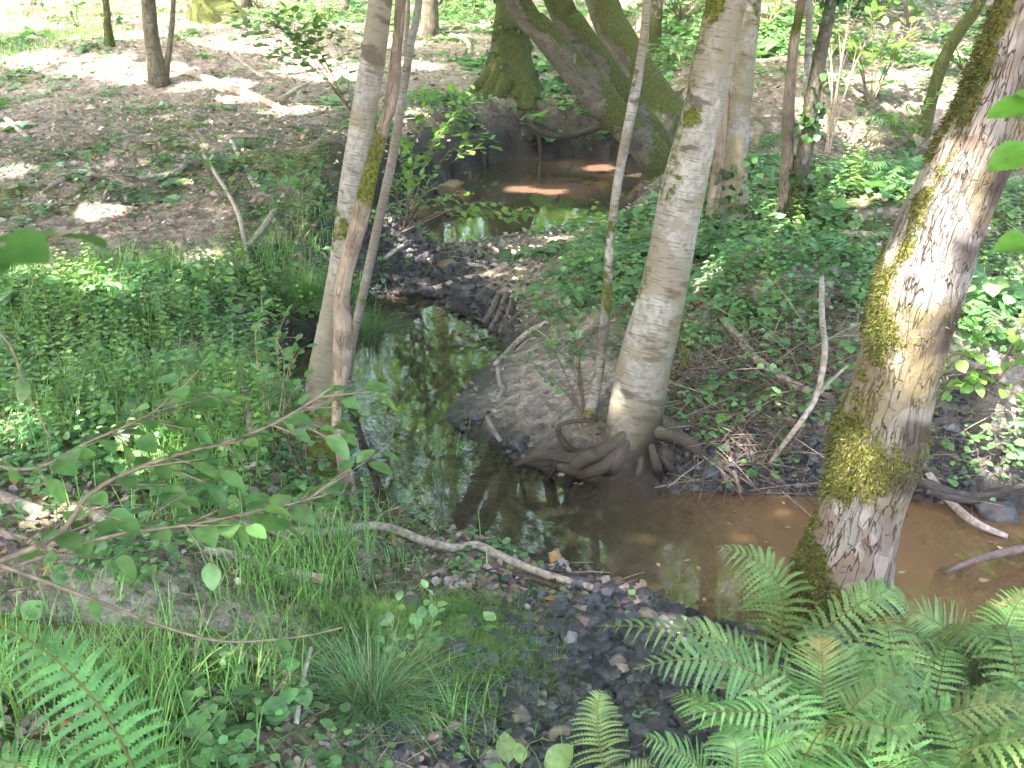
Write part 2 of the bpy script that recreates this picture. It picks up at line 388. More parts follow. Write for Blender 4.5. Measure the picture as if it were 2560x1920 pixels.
def ground_mat():
    m, t, N, K = newmat("forest_floor")
    out = N("ShaderNodeOutputMaterial"); p = N("ShaderNodeBsdfPrincipled"); K(p.outputs[0], out.inputs[0])
    p.inputs["Specular IOR Level"].default_value = .3
    at = N("ShaderNodeAttribute"); at.attribute_name = "Col"; wet = N("ShaderNodeAttribute"); wet.attribute_name = "wet"
    geo = N("ShaderNodeNewGeometry")
    def tex(kind, sc, **kw):
        n = N(kind); n.inputs["Scale"].default_value = sc; K(geo.outputs["Position"], n.inputs["Vector"])
        for k, v in kw.items(): n.inputs[k].default_value = v
        return n
    a = tex("ShaderNodeTexNoise", 9, Detail=6); b = tex("ShaderNodeTexVoronoi", 24); c = tex("ShaderNodeTexNoise", 70, Detail=3)
    def mr(x, *v):
        n = N("ShaderNodeMapRange")
        for i, q in enumerate(v): n.inputs[i+1].default_value = q
        K(x, n.inputs[0]); return n.outputs[0]
    def mul(x, y, op='MULTIPLY'):
        n = N("ShaderNodeMath"); n.operation = op; K(x, n.inputs[0])
        if isinstance(y, float): n.inputs[1].default_value = y
        else: K(y, n.inputs[1])
        return n.outputs[0]
    sepc = N("ShaderNodeSeparateColor"); K(b.outputs["Color"], sepc.inputs[0])
    f = mul(mul(mr(a.outputs[0], .3, .7, .65, 1.35), mr(sepc.outputs[0], 0, 1, .6, 1.4)), mr(c.outputs[0], .3, .7, .7, 1.3))
    mu = N("ShaderNodeVectorMath"); mu.operation = 'SCALE'; K(at.outputs["Color"], mu.inputs[0]); K(f, mu.inputs["Scale"])
    K(mu.outputs[0], p.inputs["Base Color"])
    K(mr(wet.outputs["Fac"], 0, 1, .92, .38), p.inputs["Roughness"])
    bp = N("ShaderNodeBump"); bp.inputs["Strength"].default_value = .7; bp.inputs["Distance"].default_value = .03
    K(mul(mul(a.outputs[0], 1.0), mul(c.outputs[0], .35), 'ADD'), bp.inputs["Height"]); K(bp.outputs[0], p.inputs["Normal"])
    return m

def water_mat():
    m, t, N, K = newmat("brown_stream_water")
    out = N("ShaderNodeOutputMaterial")
    geo = N("ShaderNodeNewGeometry"); nz = N("ShaderNodeTexNoise"); nz.inputs["Scale"].default_value = 7; nz.inputs["Detail"].default_value = 3; K(geo.outputs["Position"], nz.inputs["Vector"])
    bp = N("ShaderNodeBump"); bp.inputs["Strength"].default_value = .035; bp.inputs["Distance"].default_value = .02; K(nz.outputs[0], bp.inputs["Height"])
    tr = N("ShaderNodeBsdfTransparent"); tr.inputs[0].default_value = (.70, .58, .42, 1)
    at = N("ShaderNodeAttribute"); at.attribute_name = "Col"; tb = N("ShaderNodeAttribute"); tb.attribute_name = "turb"
    df = N("ShaderNodeBsdfDiffuse"); K(at.outputs["Color"], df.inputs[0])
    m1 = N("ShaderNodeMixShader"); K(tb.outputs["Fac"], m1.inputs[0]); K(tr.outputs[0], m1.inputs[1]); K(df.outputs[0], m1.inputs[2])
    gl = N("ShaderNodeBsdfGlossy"); gl.inputs["Roughness"].default_value = .025; gl.inputs["Color"].default_value = (1, 1, 1, 1); K(bp.outputs[0], gl.inputs["Normal"])
    fr = N("ShaderNodeFresnel"); fr.inputs["IOR"].default_value = 1.42; K(bp.outputs[0], fr.inputs["Normal"])
    m2 = N("ShaderNodeMixShader"); K(fr.outputs[0], m2.inputs[0]); K(m1.outputs[0], m2.inputs[1]); K(gl.outputs[0], m2.inputs[2]); K(m2.outputs[0], out.inputs[0])
    return m

# ------------------------------------------------------------------ soft density fields (world blobs taken from the ground seen at u, v)
def blobs(lst): return np.array([[*GR(u, v)[:2], r, w] for u, v, r, w in lst])
def field(B, X, Y):
    o = np.zeros(len(X))
    for x, y, r, w in B: o = o + w*np.exp(-((X-x)**2+(Y-y)**2)/(r*r))
    return o
GRAVEL = blobs([(1400, 1480, .55, 1), (1550, 1560, .6, 1), (1390, 1400, .25, .8), (1700, 1480, .5, .9), (1320, 1600, .25, .5), (1450, 1640, .5, .9), (1330, 1320, .15, .6),
                (840, 570, .5, 1.1), (900, 600, .45, 1.1), (1000, 655, .26, .9), (840, 625, .4, 1), (1060, 695, .2, .8), (2150, 1100, .3, .8), (1900, 1450, .4, .8), (1480, 1052, .14, .7), (1600, 1058, .16, .9), (1720, 1064, .16, .9), (1860, 1066, .18, .9), (2000, 1066, .2, .9), (1100, 985, .1, .7), (1000, 920, .1, .6), (1070, 745, .12, .7)])
LITBAR = blobs([(1000, 600, .5, .9), (1060, 640, .4, .7), (1130, 540, .8, 1), (1200, 500, .6, 1), (1060, 530, .7, .8), (1100, 600, .5, .7)])
MUD = blobs([(1130, 880, .5, 1), (1080, 930, .45, 1), (1180, 820, .45, .9), (1130, 760, .4, .8)])
BARE = blobs([(2120, 930, .5, 1.1), (2060, 880, .4, .9), (2200, 900, .5, 1), (550, 1330, .16, .6), (240, 1290, .25, .6), (1500, 590, .25, .6), (1560, 570, .3, .6), (1750, 580, .3, .6)])
LAWN = blobs([(950, 1400, .36, 1.2), (1030, 1440, .26, 1.), (860, 1350, .28, .9), (1000, 1330, .22, .8), (800, 1450, .25, .6)])
MOSSG = blobs([(450, 330, .9, .7), (300, 280, .9, .7), (150, 330, .9, .6), (520, 260, .8, .5), (60, 430, .7, .6), (250, 420, .7, .6), (400, 230, .8, .4), (600, 360, .8, .7), (560, 400, .6, .8), (130, 420, .6, .4), (420, 1190, .2, .6), (340, 1290, .16, .6), (480, 1330, .2, .5), (1620, 600, .3, .8), (1700, 590, .3, .6), (1560, 790, .3, .8), (1470, 740, .3, .8), (1500, 840, .3, .8), (850, 470, .5, .9), (780, 330, .5, .5)])
HERB = blobs([(300, 250, 1.2, .15), (150, 330, 1., .2), (40, 200, 1., .3), (470, 360, .8, .4), (330, 420, .7, .25), (100, 1150, .3, .7), (250, 1180, .3, .6), (420, 1260, .25, .7), (560, 1300, .22, .8), (680, 1210, .2, .7), (250, 1380, .3, .7), (120, 1480, .3, .8), (480, 1480, .25, .7), (650, 1420, .2, .7), (620, 1600, .25, .7), (760, 1090, .2, .9), (880, 1230, .2, .8), (980, 1240, .15, .6), (400, 1600, .25, .7), (1600, 870, .4, .5), (1720, 880, .35, .5), (1500, 850, .3, .6), (100, 680, .8, .8), (300, 650, .8, .8), (480, 720, .7, .9), (200, 850, .7, .9), (420, 900, .6, 1), (600, 640, .6, .6), (100, 980, .5, .6), (560, 1000, .45, .9), (640, 1020, .3, .9),
              (330, 1080, .4, .5), (150, 1330, .35, .4), (420, 1440, .3, .5), (250, 1450, .3, .6), (600, 1560, .4, .5), (830, 1230, .25, .7), (700, 1300, .25, .5),
              (1400, 560, .9, .9), (1550, 640, .8, 1), (1480, 700, .6, 1), (1300, 560, .7, .8), (1280, 640, .5, .8), (1700, 500, 1.1, 1.1), (1850, 450, 1.3, 1.2), (1650, 420, 1.2, 1.2), (2000, 400, 1.4, 1.0), (1800, 550, .8, .8), (1560, 540, .6, 1.0),
              (1450, 520, .5, .9), (1600, 730, .5, .6), (1750, 680, .6, .6), (1700, 760, .4, .4), (2150, 620, .9, 1.1), (2100, 760, .6, .8), (2200, 820, .5, .8), (2450, 760, .8, .8), (2500, 600, 1, .8), (2480, 1500, .8, 1), (2600, 1300, .7, .8), (-250, 700, 1, .8), (-250, 1100, .7, .8), (1260, 700, .4, .8), (1230, 760, .25, .6), (1330, 480, .4, .8),
              (640, 400, .8, .7), (720, 330, .8, .7), (800, 260, .7, .7), (860, 330, .4, .9), (700, 470, .6, .8), (930, 210, .6, .6), (560, 330, .8, .4), (1000, 250, .5, .5),
              (100, 100, 2, .5), (60, 230, 1.2, .4), (900, 40, 2.5, 1), (1050, 30, 2, 1), (1420, 100, 1.5, .5), (1500, 60, 3, 1), (1700, 20, 3, .8), (1650, 330, .8, 1), (620, 30, 2, .7), (2000, 330, 1, .9)])
GRASS = blobs([(250, 1130, .3, .5), (420, 1100, .3, .8), (480, 1280, .22, .9), (660, 1290, .2, .9), (760, 1240, .2, .8), (860, 1200, .18, .7), (150, 1250, .25, .4), (300, 1500, .25, .6), (420, 1480, .2, .5), (600, 1450, .18, .6), (980, 1250, .15, .6), (880, 1500, .2, .7), (930, 1560, .2, .6), (80, 620, .7, 1.2), (250, 720, .6, 1.1), (380, 820, .5, 1.4), (450, 900, .4, 1.4), (150, 900, .5, 1.1), (480, 640, .6, 1.), (340, 620, .6, .8), (60, 760, .5, .9), (520, 980, .3, 1.), (660, 560, .45, 1.4), (690, 500, .4, 1.2), (650, 640, .4, 1.6), (640, 700, .3, 1.3), (560, 620, .5, .7),
               (930, 1060, .25, 1.2), (860, 1060, .22, 1.0), (1000, 1090, .18, 1.2), (900, 1120, .2, .9), (620, 1240, .3, .8), (560, 1190, .22, .8), (700, 1200, .25, .7), (760, 1120, .2, .6), (150, 1600, .4, 1.1), (50, 1560, .4, 1), (300, 1640, .3, .8), (540, 1520, .15, .6), (700, 1530, .15, .5),
               (780, 740, .18, 1.5), (790, 680, .16, 1.2), (1290, 460, .3, .6), (1240, 470, .3, .5), (340, 1000, .4, .5), (60, 30, 3, 1.6), (150, 10, 3, 1.3), (0, 90, 1.8, 1.), (1680, 460, .5, .6)])

# ------------------------------------------------------------------ ground sheet
def make_ground():
    r = [.35]
    while r[-1] < 150:
        q = r[-1]; r.append(q + (max(.022, .0062*q) if q < 16 else .02*q))
    r = np.array(r); th = np.radians(np.concatenate([np.linspace(-180, -40, 60, endpoint=False), np.linspace(-40, 40, 660, endpoint=False), np.linspace(40, 180, 60, endpoint=False)]))
    RR, TH = np.meshgrid(r, th, indexing='ij'); X = (RR*np.sin(TH)).ravel(); Y = (RR*np.cos(TH)).ravel()
    z, sd, Hh = [], [], []
    for s in range(0, len(X), 60000):
        a, b, c = hgt(X[s:s+60000], Y[s:s+60000], True); z.append(a); sd.append(b); Hh.append(c)
    z = np.concatenate(z); sd = np.concatenate(sd)
    n, m = len(r), len(th)
    i = np.arange(n-1)[:, None]*m; j = np.arange(m)[None]; j2 = (j+1) % m
    F = np.stack([i+j, i+m+j, i+m+j2, i+j2], 2).reshape(-1, 4)
    nA = n2(X, Y, 1.1, 21, 3); nB = n2(X, Y, 5.5, 22, 3); nC = n2(X, Y, 14, 23, 2)
    c = np.empty((len(X), 3)); c[:] = (.245, .19, .16)
    def blend(c, w, k): w = np.clip(w, 0, 1)[:, None]; return c*(1-w) + np.asarray(k)*w
    c = blend(c, (nB-.45)*2.2, (.115, .085, .065)); c = blend(c, (nC-.55)*2.5, (.30, .24, .205))
    c = blend(c, field(HERB, X, Y)*.55*sstep(.35, .6, nB+.1), (.055, .075, .025))
    c = blend(c, field(MOSSG, X, Y)*sstep(.42, .6, nB), (.075, .095, .018))
    c = blend(c, field(LAWN, X, Y)*1.3*sstep(.2, .45, nB+.1), (.07, .105, .03))
    c = blend(c, field(GRASS, X, Y)*.6*sstep(.3, .5, nA), (.05, .075, .02))
    c = blend(c, field(LITBAR, X, Y)*1.0, (.235, .185, .15))
    c = blend(c, field(BARE, X, Y)*1.3*sstep(.2, .45, nB+.1), (.33, .285, .25))
    c = blend(c, field(MUD, X, Y)*1.2, (.235, .195, .17))
    gv = np.clip(field(GRAVEL, X, Y)*1.3, 0, 1)
    c = blend(c, gv*.9, (.05, .046, .046))
    edge = np.exp(-(np.clip(sd, 0, 9)/.26)**2)*(sd > -.05)
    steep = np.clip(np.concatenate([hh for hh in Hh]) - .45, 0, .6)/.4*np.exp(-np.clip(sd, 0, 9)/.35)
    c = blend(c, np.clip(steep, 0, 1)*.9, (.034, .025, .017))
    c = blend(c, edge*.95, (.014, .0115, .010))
    bed = sstep(0, -.12, sd); px = sstep(.4, 1.6, X)
    silt = np.array([.21, .125, .062])*px[:, None] + np.array([.06, .05, .03])*(1-px[:, None])
    up = Y > 9.5; silt[up] = np.array([.06, .045, .035])
    c = c*(1-bed[:, None]) + silt*(.75+.5*nB[:, None])*bed[:, None]
    wet = np.clip(edge*1.0 + gv*.45*np.exp(-np.clip(sd, 0, 9)/.7), 0, 1)
    b = Buf(); b.add(np.stack([X, Y, z], 1), F, c)
    c0 = b.n; b.add(np.array([[0, 0, float(hgt(0, 0)[0])]]), np.zeros((0, 3), int), c[:1])
    jj = np.arange(m); b.faces(np.stack([np.full(m, c0), jj, (jj+1) % m], 1)[:, ::-1])
    o = b.build("ground", ground_mat(), extra={"wet": np.append(wet, 0)}); tag(o, kind='structure')
make_ground()

def make_water():
    xs = np.linspace(-2.2, 8, 130); ys = np.linspace(3.6, 15.5, 160)
    X, Y = np.meshgrid(xs, ys, indexing='ij'); X = X.ravel(); Y = Y.ravel()
    m = len(ys); i = np.arange(len(xs)-1)[:, None]*m; j = np.arange(m-1)[None]
    F = np.stack([i+j, i+m+j, i+m+j+1, i+j+1], 2).reshape(-1, 4)
    nz = n2(X*.7, Y*1.6, .9, 31, 3)
    px = sstep(.1, 1.5, X)*(Y < 8.5)
    pt = blobs([(1150, 462, .42, 1), (1230, 470, .42, .9), (1310, 395, .5, 1), (1390, 400, .4, .8), (1200, 392, .4, .5)])
    sunlit_silt = np.where(Y > 8.8, np.clip(field(pt, X, Y)*1.2, 0, 1), 0)  # paler silt colour painted only where sun patches fall on the far pool
    turb = .2 + px*(.24 + .26*sstep(.3, .7, nz)) + sunlit_silt*.4
    col = (np.array([.24, .14, .07])*(.75+.5*n2(X, Y*1.5, 1.6, 33, 3))[:, None])*px[:, None] + np.array([.14, .135, .08])*(1-px[:, None])
    col = col*(1-sunlit_silt[:, None]) + np.array([.25, .14, .095])*sunlit_silt[:, None]
    b = Buf(); b.add(np.stack([X, Y, 0*X], 1), F, col); o = b.build("water", water_mat(), extra={"turb": turb}); tag(o, kind='structure')
make_water()

# ------------------------------------------------------------------ gaps cut in the out-of-view leaves so sun lands on chosen spots
GAPS = []
def gap(u, v, r, p=None): GAPS.append((GR(u, v) if p is None else np.asarray(p), r))
for u, v, r in [(560, 95, .7), (700, 150, .65), (640, 120, .4), (300, 165, .45), (340, 150, .4), (490, 185, .35), (520, 215, .25), (215, 458, .16), (15, 375, .18), (15, 270, .15), (640, 240, .35), (480, 90, .4), (400, 190, .2), (750, 165, .35),
                (30, 60, 1.7), (130, 20, 2.0), (60, 130, .5), (220, 140, .5), (260, 80, .8), (900, 140, .35), (960, 80, .4), (840, 90, .5), (950, 20, 1.2), (1060, 20, 1.), (600, 20, 1.2),
                (1650, 118, .5), (1950, 185, .6), (1880, 180, .4), (1700, 60, .7), (1590, 40, .8), (1430, 30, .8), (2100, 120, .4), (1760, 250, .2), (1860, 290, .2), (1450, 150, .2),
                (1150, 463, .12), (1220, 468, .1), (1310, 395, .14), (1390, 398, .08), (1780, 390, .2), (1850, 410, .25), (1700, 440, .15), (1900, 370, .2), (1980, 420, .2), (1620, 480, .1),
                (2150, 720, .2), (2190, 640, .2), (2180, 950, .15), (1200, 520, .1), (1120, 540, .12), (1540, 590, .1), (900, 555, .05), (250, 640, .15), (60, 600, .2), (440, 560, .12), (330, 1000, .1), (40, 960, .15), (120, 1120, .08), (860, 410, .1), (960, 400, .15), (1700, 500, .12), (2080, 480, .2),
                (1600, 990, .04), (900, 240, .12)]:
    gap(u, v, r)
def open_to_sun(P, m=0.):
    """True where a leaf would stand in one of the beams of sun that reach the ground"""
    k = np.zeros(len(P), bool); jn = (fbm(P*2.2, 91, 2)-.5)
    for o, r in GAPS:
        q = P - o; a = q @ SDIR; d = np.linalg.norm(q - a[:, None]*SDIR, axis=1)
        k |= (a > .4) & (d < r*(1+.9*jn) + m)
    return k

# ------------------------------------------------------------------ trees
def trunk_line(pts, lean=0.0, top=9.0, side=0.0, sink=.15, base=None):
    """pts bottom to top (u, v, width in picture units); returns centre line and radii continued up to the crown"""
    B = GR(pts[0][0], pts[0][1]) if base is None else np.asarray(base)
    B = at_z(pts[0][0], pts[0][1], -.01) if B[2] < -.01 else B
    P, r = [], []
    n = len(pts)
    for k, (u, v, w) in enumerate(pts):
        p = at_y(u, v, B[1] + lean*k/max(n-1, 1)); P.append(p); r.append(w*.5*depth(p)/FPX)
    d = unit(P[-1]-P[0] if n < 3 else P[-1]-P[-3]); p = P[-1]; rl = r[-1]
    bot = P[0] - unit(P[1]-P[0])*sink; P = [bot]+P; r = [r[0]*1.03]+r
    if top:
        steps = 4
        for k in range(steps):
            d = unit(d*np.array([.8, .8, 1]) + np.array([side*.1, 0, .25]) + R.normal(0, .05, 3)); L = max(.3, (top - P[-1][2])/(steps-k))/max(d[2], .3)
            P.append(P[-1]+d*L); r.append(rl*(1-.8*(k+1)/steps))
    return np.array(P), np.array(r), B

def crown(parent, tops, rad, n, size, col, zlow=3.4, flat=.6, limb=None):
    """leaves in many clumps round limb ends"""
    b = Buf(); cl = []
    for T in tops:
        k = max(10, int(26*rad/2.5))
        q = T + R.normal(0, 1, (k, 3))*np.array([rad*.6, rad*.6, rad*flat]); cl.append(q)
    cl = np.concatenate(cl); cl[:, 2] = np.maximum(cl[:, 2], zlow+.3)
    c = cl[R.integers(0, len(cl), n)] + R.normal(0, 1, (n, 3))*np.array([.42, .42, .26])*rad/2.2
    c = c[(c[:, 2] > zlow)]; c = c[~open_to_sun(c, .5*size+.05)]; n = len(c)
    d = unit(rdir(n) + np.array([0, 0, -.25]) + R.normal(0, .25, (n, 3))); nr = unit(np.array([0, 0, 1.0]) + R.normal(0, .45, (n, 3)))
    scatter(b, *L4, c, basis(d, nr), size*hv(n, .7, 1.3), jit(col, n, .25, .1))
    return b.build("crown", M_CAN, parent), cl

def limbs(buf, P, r, n, zlow, length, sides=6, up=.35):
    hi = np.where(P[:, 2] > zlow)[0]; ends = []
    if len(hi) < 3: return [P[-1]]
    for k in range(n):
        i = hi[int(len(hi)*(.05+.9*k/n))]
        a = R.uniform(0, 2*math.pi); d = np.array([math.cos(a), math.sin(a), up+R.uniform(-.2, .3)])
        L = length*R.uniform(.6, 1.1)*(1-.4*k/n); q = [P[i]]
        for j in range(3): q.append(q[-1] + unit(d + R.normal(0, .18, 3))*L/3)
        q = spline(np.array(q), .25); rr = np.linspace(max(r[i]*.45, .012), .006, len(q))
        lb = Buf(); tube(lb, q, rr, sides, lump=.1, seed=k+40, cap=False); lb.build("limb", buf[0], buf[1], bark=True); ends.append(q[-1]); ends.append(q[len(q)//2])
    ends.append(P[-1]); return ends

def tree(name, label, cat, pts, mat, step=.06, sides=24, lean=0., top=9., crown_r=2.2, leaves=6000, leafsize=.10, lump=.06, flare=(.35, .25, 5, .4),
         moss=None, seed=0, group=None, col=(.11, .21, .04), crown_from=3.6, nl=7, side=0., extra_lumps=None, base=None, roots=None, lumpsc=6.0, sink=.15, dirt=None, algae=None):
    P0, r0, B = trunk_line(pts, lean, top, side, sink, base)
    t = thing(name, label, cat, B, group)
    q = spline(np.concatenate([P0, r0[:, None]], 1), step); P, r = q[:, :3], np.maximum(q[:, 3], .006)
    if extra_lumps is not None: r = extra_lumps(P, r)
    b = Buf()
    def cf(V, D, Bk):
        C = np.zeros((len(V), 3))
        if moss is not None: C[:, 0] = np.clip(moss(V - B, D, Bk), 0, 1)
        C[:, 2] = np.clip(algae(V - B, D, Bk), 0, 1) if algae is not None else 0
        C[:, 1] = np.clip(dirt(V - B, D, Bk), 0, 1) if dirt is not None else .75*np.exp(-np.clip(V[:, 2]-B[2], 0, 9)/.12)
        return C
    V, D, Bk = tube(b, P, r, sides, lump=lump, seed=seed, flare=flare, colf=cf, lumpsc=lumpsc)
    tr = b.build("trunk", mat, t, bark=True)
    if top:
        ends = limbs((mat, t), P, r, nl, crown_from, crown_r*1.1)
        crown(t, ends, crown_r, leaves, leafsize, col, max(3.35, crown_from-.2))
    return t, P, r, V, D, B

def mossf(amount=.5, left=.6, low=1.0, lowlen=.4, sc=3.0, seed=0, bias=0.):
    def f(v, D, Bk):
        n = fbm(Bk*sc*np.array([1.4, 1.4, 1]), seed+50, 4)
        return np.clip((n-.62+amount*.35)*4, 0, 1) + left*np.clip(-D[:, 0]*1.1+.05, 0, 1)*sstep(.35, .6, n+.06) + low*np.exp(-np.clip(v[:, 2], 0, 9)/lowlen)*sstep(.25, .6, n+.1) + bias
    return f

# big tree on the right
_b0 = GR(1795, 1440); _b0 = at_z(1795, 1440, -.01) if _b0[2] < -.01 else _b0
for u, v, r in [(1962, 635, .13), (1975, 595, .11), (1985, 650, .07), (1950, 665, .06), (1835, 960, .03), (1820, 925, .025), (1990, 395, .03), (2060, 340, .025), (2110, 290, .035), (1995, 255, .03)]:
    gap(0, 0, r, at_y(u, v, _b0[1] + .25*(1440-v)/1440*.9 - .17))
_c0 = at_z(1360, 1030, -.01)
for u, v, r in [(1330, 870, .005)]:
    gap(0, 0, r, at_y(u, v, _c0[1] + .3*(1018-v)/1018*.9 - .14))
BIGL = [(1795, 1440, 205), (1800, 1380, 195), (1815, 1270, 190), (1838, 1180, 186), (1888, 1000, 180), (1942, 800, 178), (1990, 620, 190), (2030, 500, 184), (2075, 400, 172), (2160, 200, 152), (2225, 0, 140)]
def big_moss(v, D, Bk):
    n = fbm(Bk*np.array([5, 5, 3.2]), 61, 4); s = v[:, 2]
    left = np.clip((-D[:, 0]-.55)*3., 0, 1)
    band = np.exp(-((s-.98)/.16)**2) + .9*np.exp(-((s-.33)/.17)**2) + .9*np.exp(-((s+.02)/.2)**2) + .55*np.exp(-((s-1.62)/.14)**2)
    bare = 1 - .95*np.exp(-(np.linalg.norm(v + _b0 - np.array([1.55, 4.2, 1.66]), axis=1)/.15)**4)  # moss held back where the sun beam lands, so the patch reads brighter
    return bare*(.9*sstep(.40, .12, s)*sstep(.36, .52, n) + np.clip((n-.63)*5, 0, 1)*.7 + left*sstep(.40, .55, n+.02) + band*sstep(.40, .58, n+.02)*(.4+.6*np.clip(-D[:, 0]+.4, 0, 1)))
def big_dirt(v, D, Bk):
    n = fbm(Bk*np.array([4, 4, 4]), 66, 3); s = v[:, 2]
    return .85*sstep(.5, .62, n)*sstep(.1, .9, D[:, 0]+.5)*sstep(.5, 1.2, s) + .7*np.exp(-np.clip(s, 0, 9)/.12) + .6*np.exp(-((s-.05)/.2)**2)*np.clip(D[:, 0], 0, 1)
def big_bulge(P, r):
    z = P[:, 2]; return r*(1 + .10*np.exp(-((z-1.02)/.14)**2) + .09*np.exp(-((z-.42)/.1)**2) - .05*np.exp(-((z-.70)/.12)**2))
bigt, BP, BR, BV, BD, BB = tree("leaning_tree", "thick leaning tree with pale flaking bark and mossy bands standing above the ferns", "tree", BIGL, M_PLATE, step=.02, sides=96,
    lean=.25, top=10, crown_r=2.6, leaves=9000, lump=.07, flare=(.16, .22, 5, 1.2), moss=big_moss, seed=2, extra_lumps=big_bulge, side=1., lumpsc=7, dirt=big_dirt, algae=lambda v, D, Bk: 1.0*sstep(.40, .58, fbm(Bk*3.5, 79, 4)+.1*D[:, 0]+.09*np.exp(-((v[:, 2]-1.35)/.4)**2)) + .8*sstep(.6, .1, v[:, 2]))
# moss fuzz on the big trunk
def fuzz(parent, V, D, B0, wfun, n, ln, name="moss", col=(.095, .10, .026), Bk=None, down=.6):
    w = np.clip(wfun(V-B0, D, Bk), 0, 1)**2; vis = (V[:, 2]-B0[2] > -.05) & (V[:, 2] < 3.2); w = w*vis
    k = R.choice(len(V), n, p=w/w.sum()); c = V[k] + R.normal(0, .008, (n, 3)); d = unit(D[k] + np.array([0, 0, -down]) + R.normal(0, .45, (n, 3)))
    b = Buf(); tV = np.array([[-.16, 0, 0], [.16, 0, 0], [0, 1, 0.0]]); tF = np.array([[0, 1, 2]])
    scatter(b, tV, tF, c - D[k]*.002, basis(d, unit(rdir(n)+.01)), ln*hv(n, .5, 1.5), jit(col, n, .48, .14)); b.build(name, M_GRASS, parent)
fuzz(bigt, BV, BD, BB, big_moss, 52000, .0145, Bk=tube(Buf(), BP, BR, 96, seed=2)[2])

# central leaning birch with its roots
CENL = [(1360, 1030, 122), (1362, 965, 114), (1375, 880, 120), (1394, 780, 116), (1420, 680, 108), (1440, 590, 102), (1478, 400, 94), (1528, 200, 88), (1570, 0, 86)]
cent, CP, CR, CV, CDr, CB = tree("birch", "stout pale birch leaning right on the waterline with bare roots", "tree", CENL, M_BIRCH, step=.03, sides=48, lean=.3, top=11,
    crown_r=2.6, leaves=8000, lump=.06, flare=(.22, .16, 5, .8), moss=mossf(-.05, .40, .0, .1, 3.5, 3), algae=lambda v, D, Bk: .75*np.clip(D[:, 0]*.9+.25, 0, 1)*sstep(.3, .6, fbm(Bk*3, 71, 3)+.1) + .5*np.exp(-np.clip(v[:, 2], 0, 9)/.5), seed=5, side=.6,
    dirt=lambda v, D, Bk: 1.3*np.exp(-np.clip(v[:, 2]-.02, 0, 9)/.3)*(.5+fbm(Bk*5, 12, 3)) + .8*np.clip(D[:, 0]+.2, 0, 1)*np.exp(-np.clip(v[:, 2]-.1, 0, 9)/.35))  # soiled foot, plus shading painted onto the trunk's lower right side
def at_root(parent, pts, dz=.02, mat=M_ROOT, name="root", sides=9, mossy=0., seed=0, dirt=.1):
    P = []
    for u, v, w, *up in pts:
        g = GR(u, v); g[2] = max(g[2], -.05); h = up[0] if up else 0.
        p = at_y(u, v, g[1]-.0) if not h else at_y(u, v, g[1]-h); p = g + np.array([0, 0, dz]) if not h else p
        P.append(np.append(p, w*.5*depth(p)/FPX))
    q = spline(np.array(P), .03); b = Buf()
    tube(b, q[:, :3], np.maximum(q[:, 3], .004), sides, lump=.22, seed=seed, colf=lambda V, D, Bk: np.stack([np.clip(mossy*(D[:, 2]+.4), 0, 1), np.full(len(V), dirt), 0*V[:, 0]], 1), lumpsc=9)
    return b.build(name, mat, parent, bark=True)
def hang(parent, pts, mat=M_ROOT, name="root", sides=9, mossy=0., seed=0, y0=None, dirt=.1, step=.03, wet=None):
    """pts (u, v, width, dy): polyline on vertical planes dy in front (-) or behind (+) of y0"""
    P = []
    for u, v, w, dy in pts:
        p = at_z(u, v, -.03) if dy == 'w' else at_y(u, v, y0+dy); P.append(np.append(p, w*.5*depth(p)/FPX))
    q = spline(np.array(P), step); b = Buf()
    def cf(V, D, Bk):
        n = fbm(V*7, seed+5, 3); d = np.full(len(V), dirt) if wet is None else np.clip(1.25 - (V[:, 2]-.02)/wet + (n-.5)*1.2, .1, 1)
        return np.stack([np.clip(mossy*(D[:, 2]*.6+.5), 0, 1), d, .8*sstep(.35, .6, n)*(wet is not None)], 1)
    tube(b, q[:, :3], np.maximum(q[:, 3], .0025), sides, lump=.2 if wet is None else .26, seed=seed, colf=cf, lumpsc=9)
    return b.build(name, mat, parent, bark=True)
y0 = CB[1]
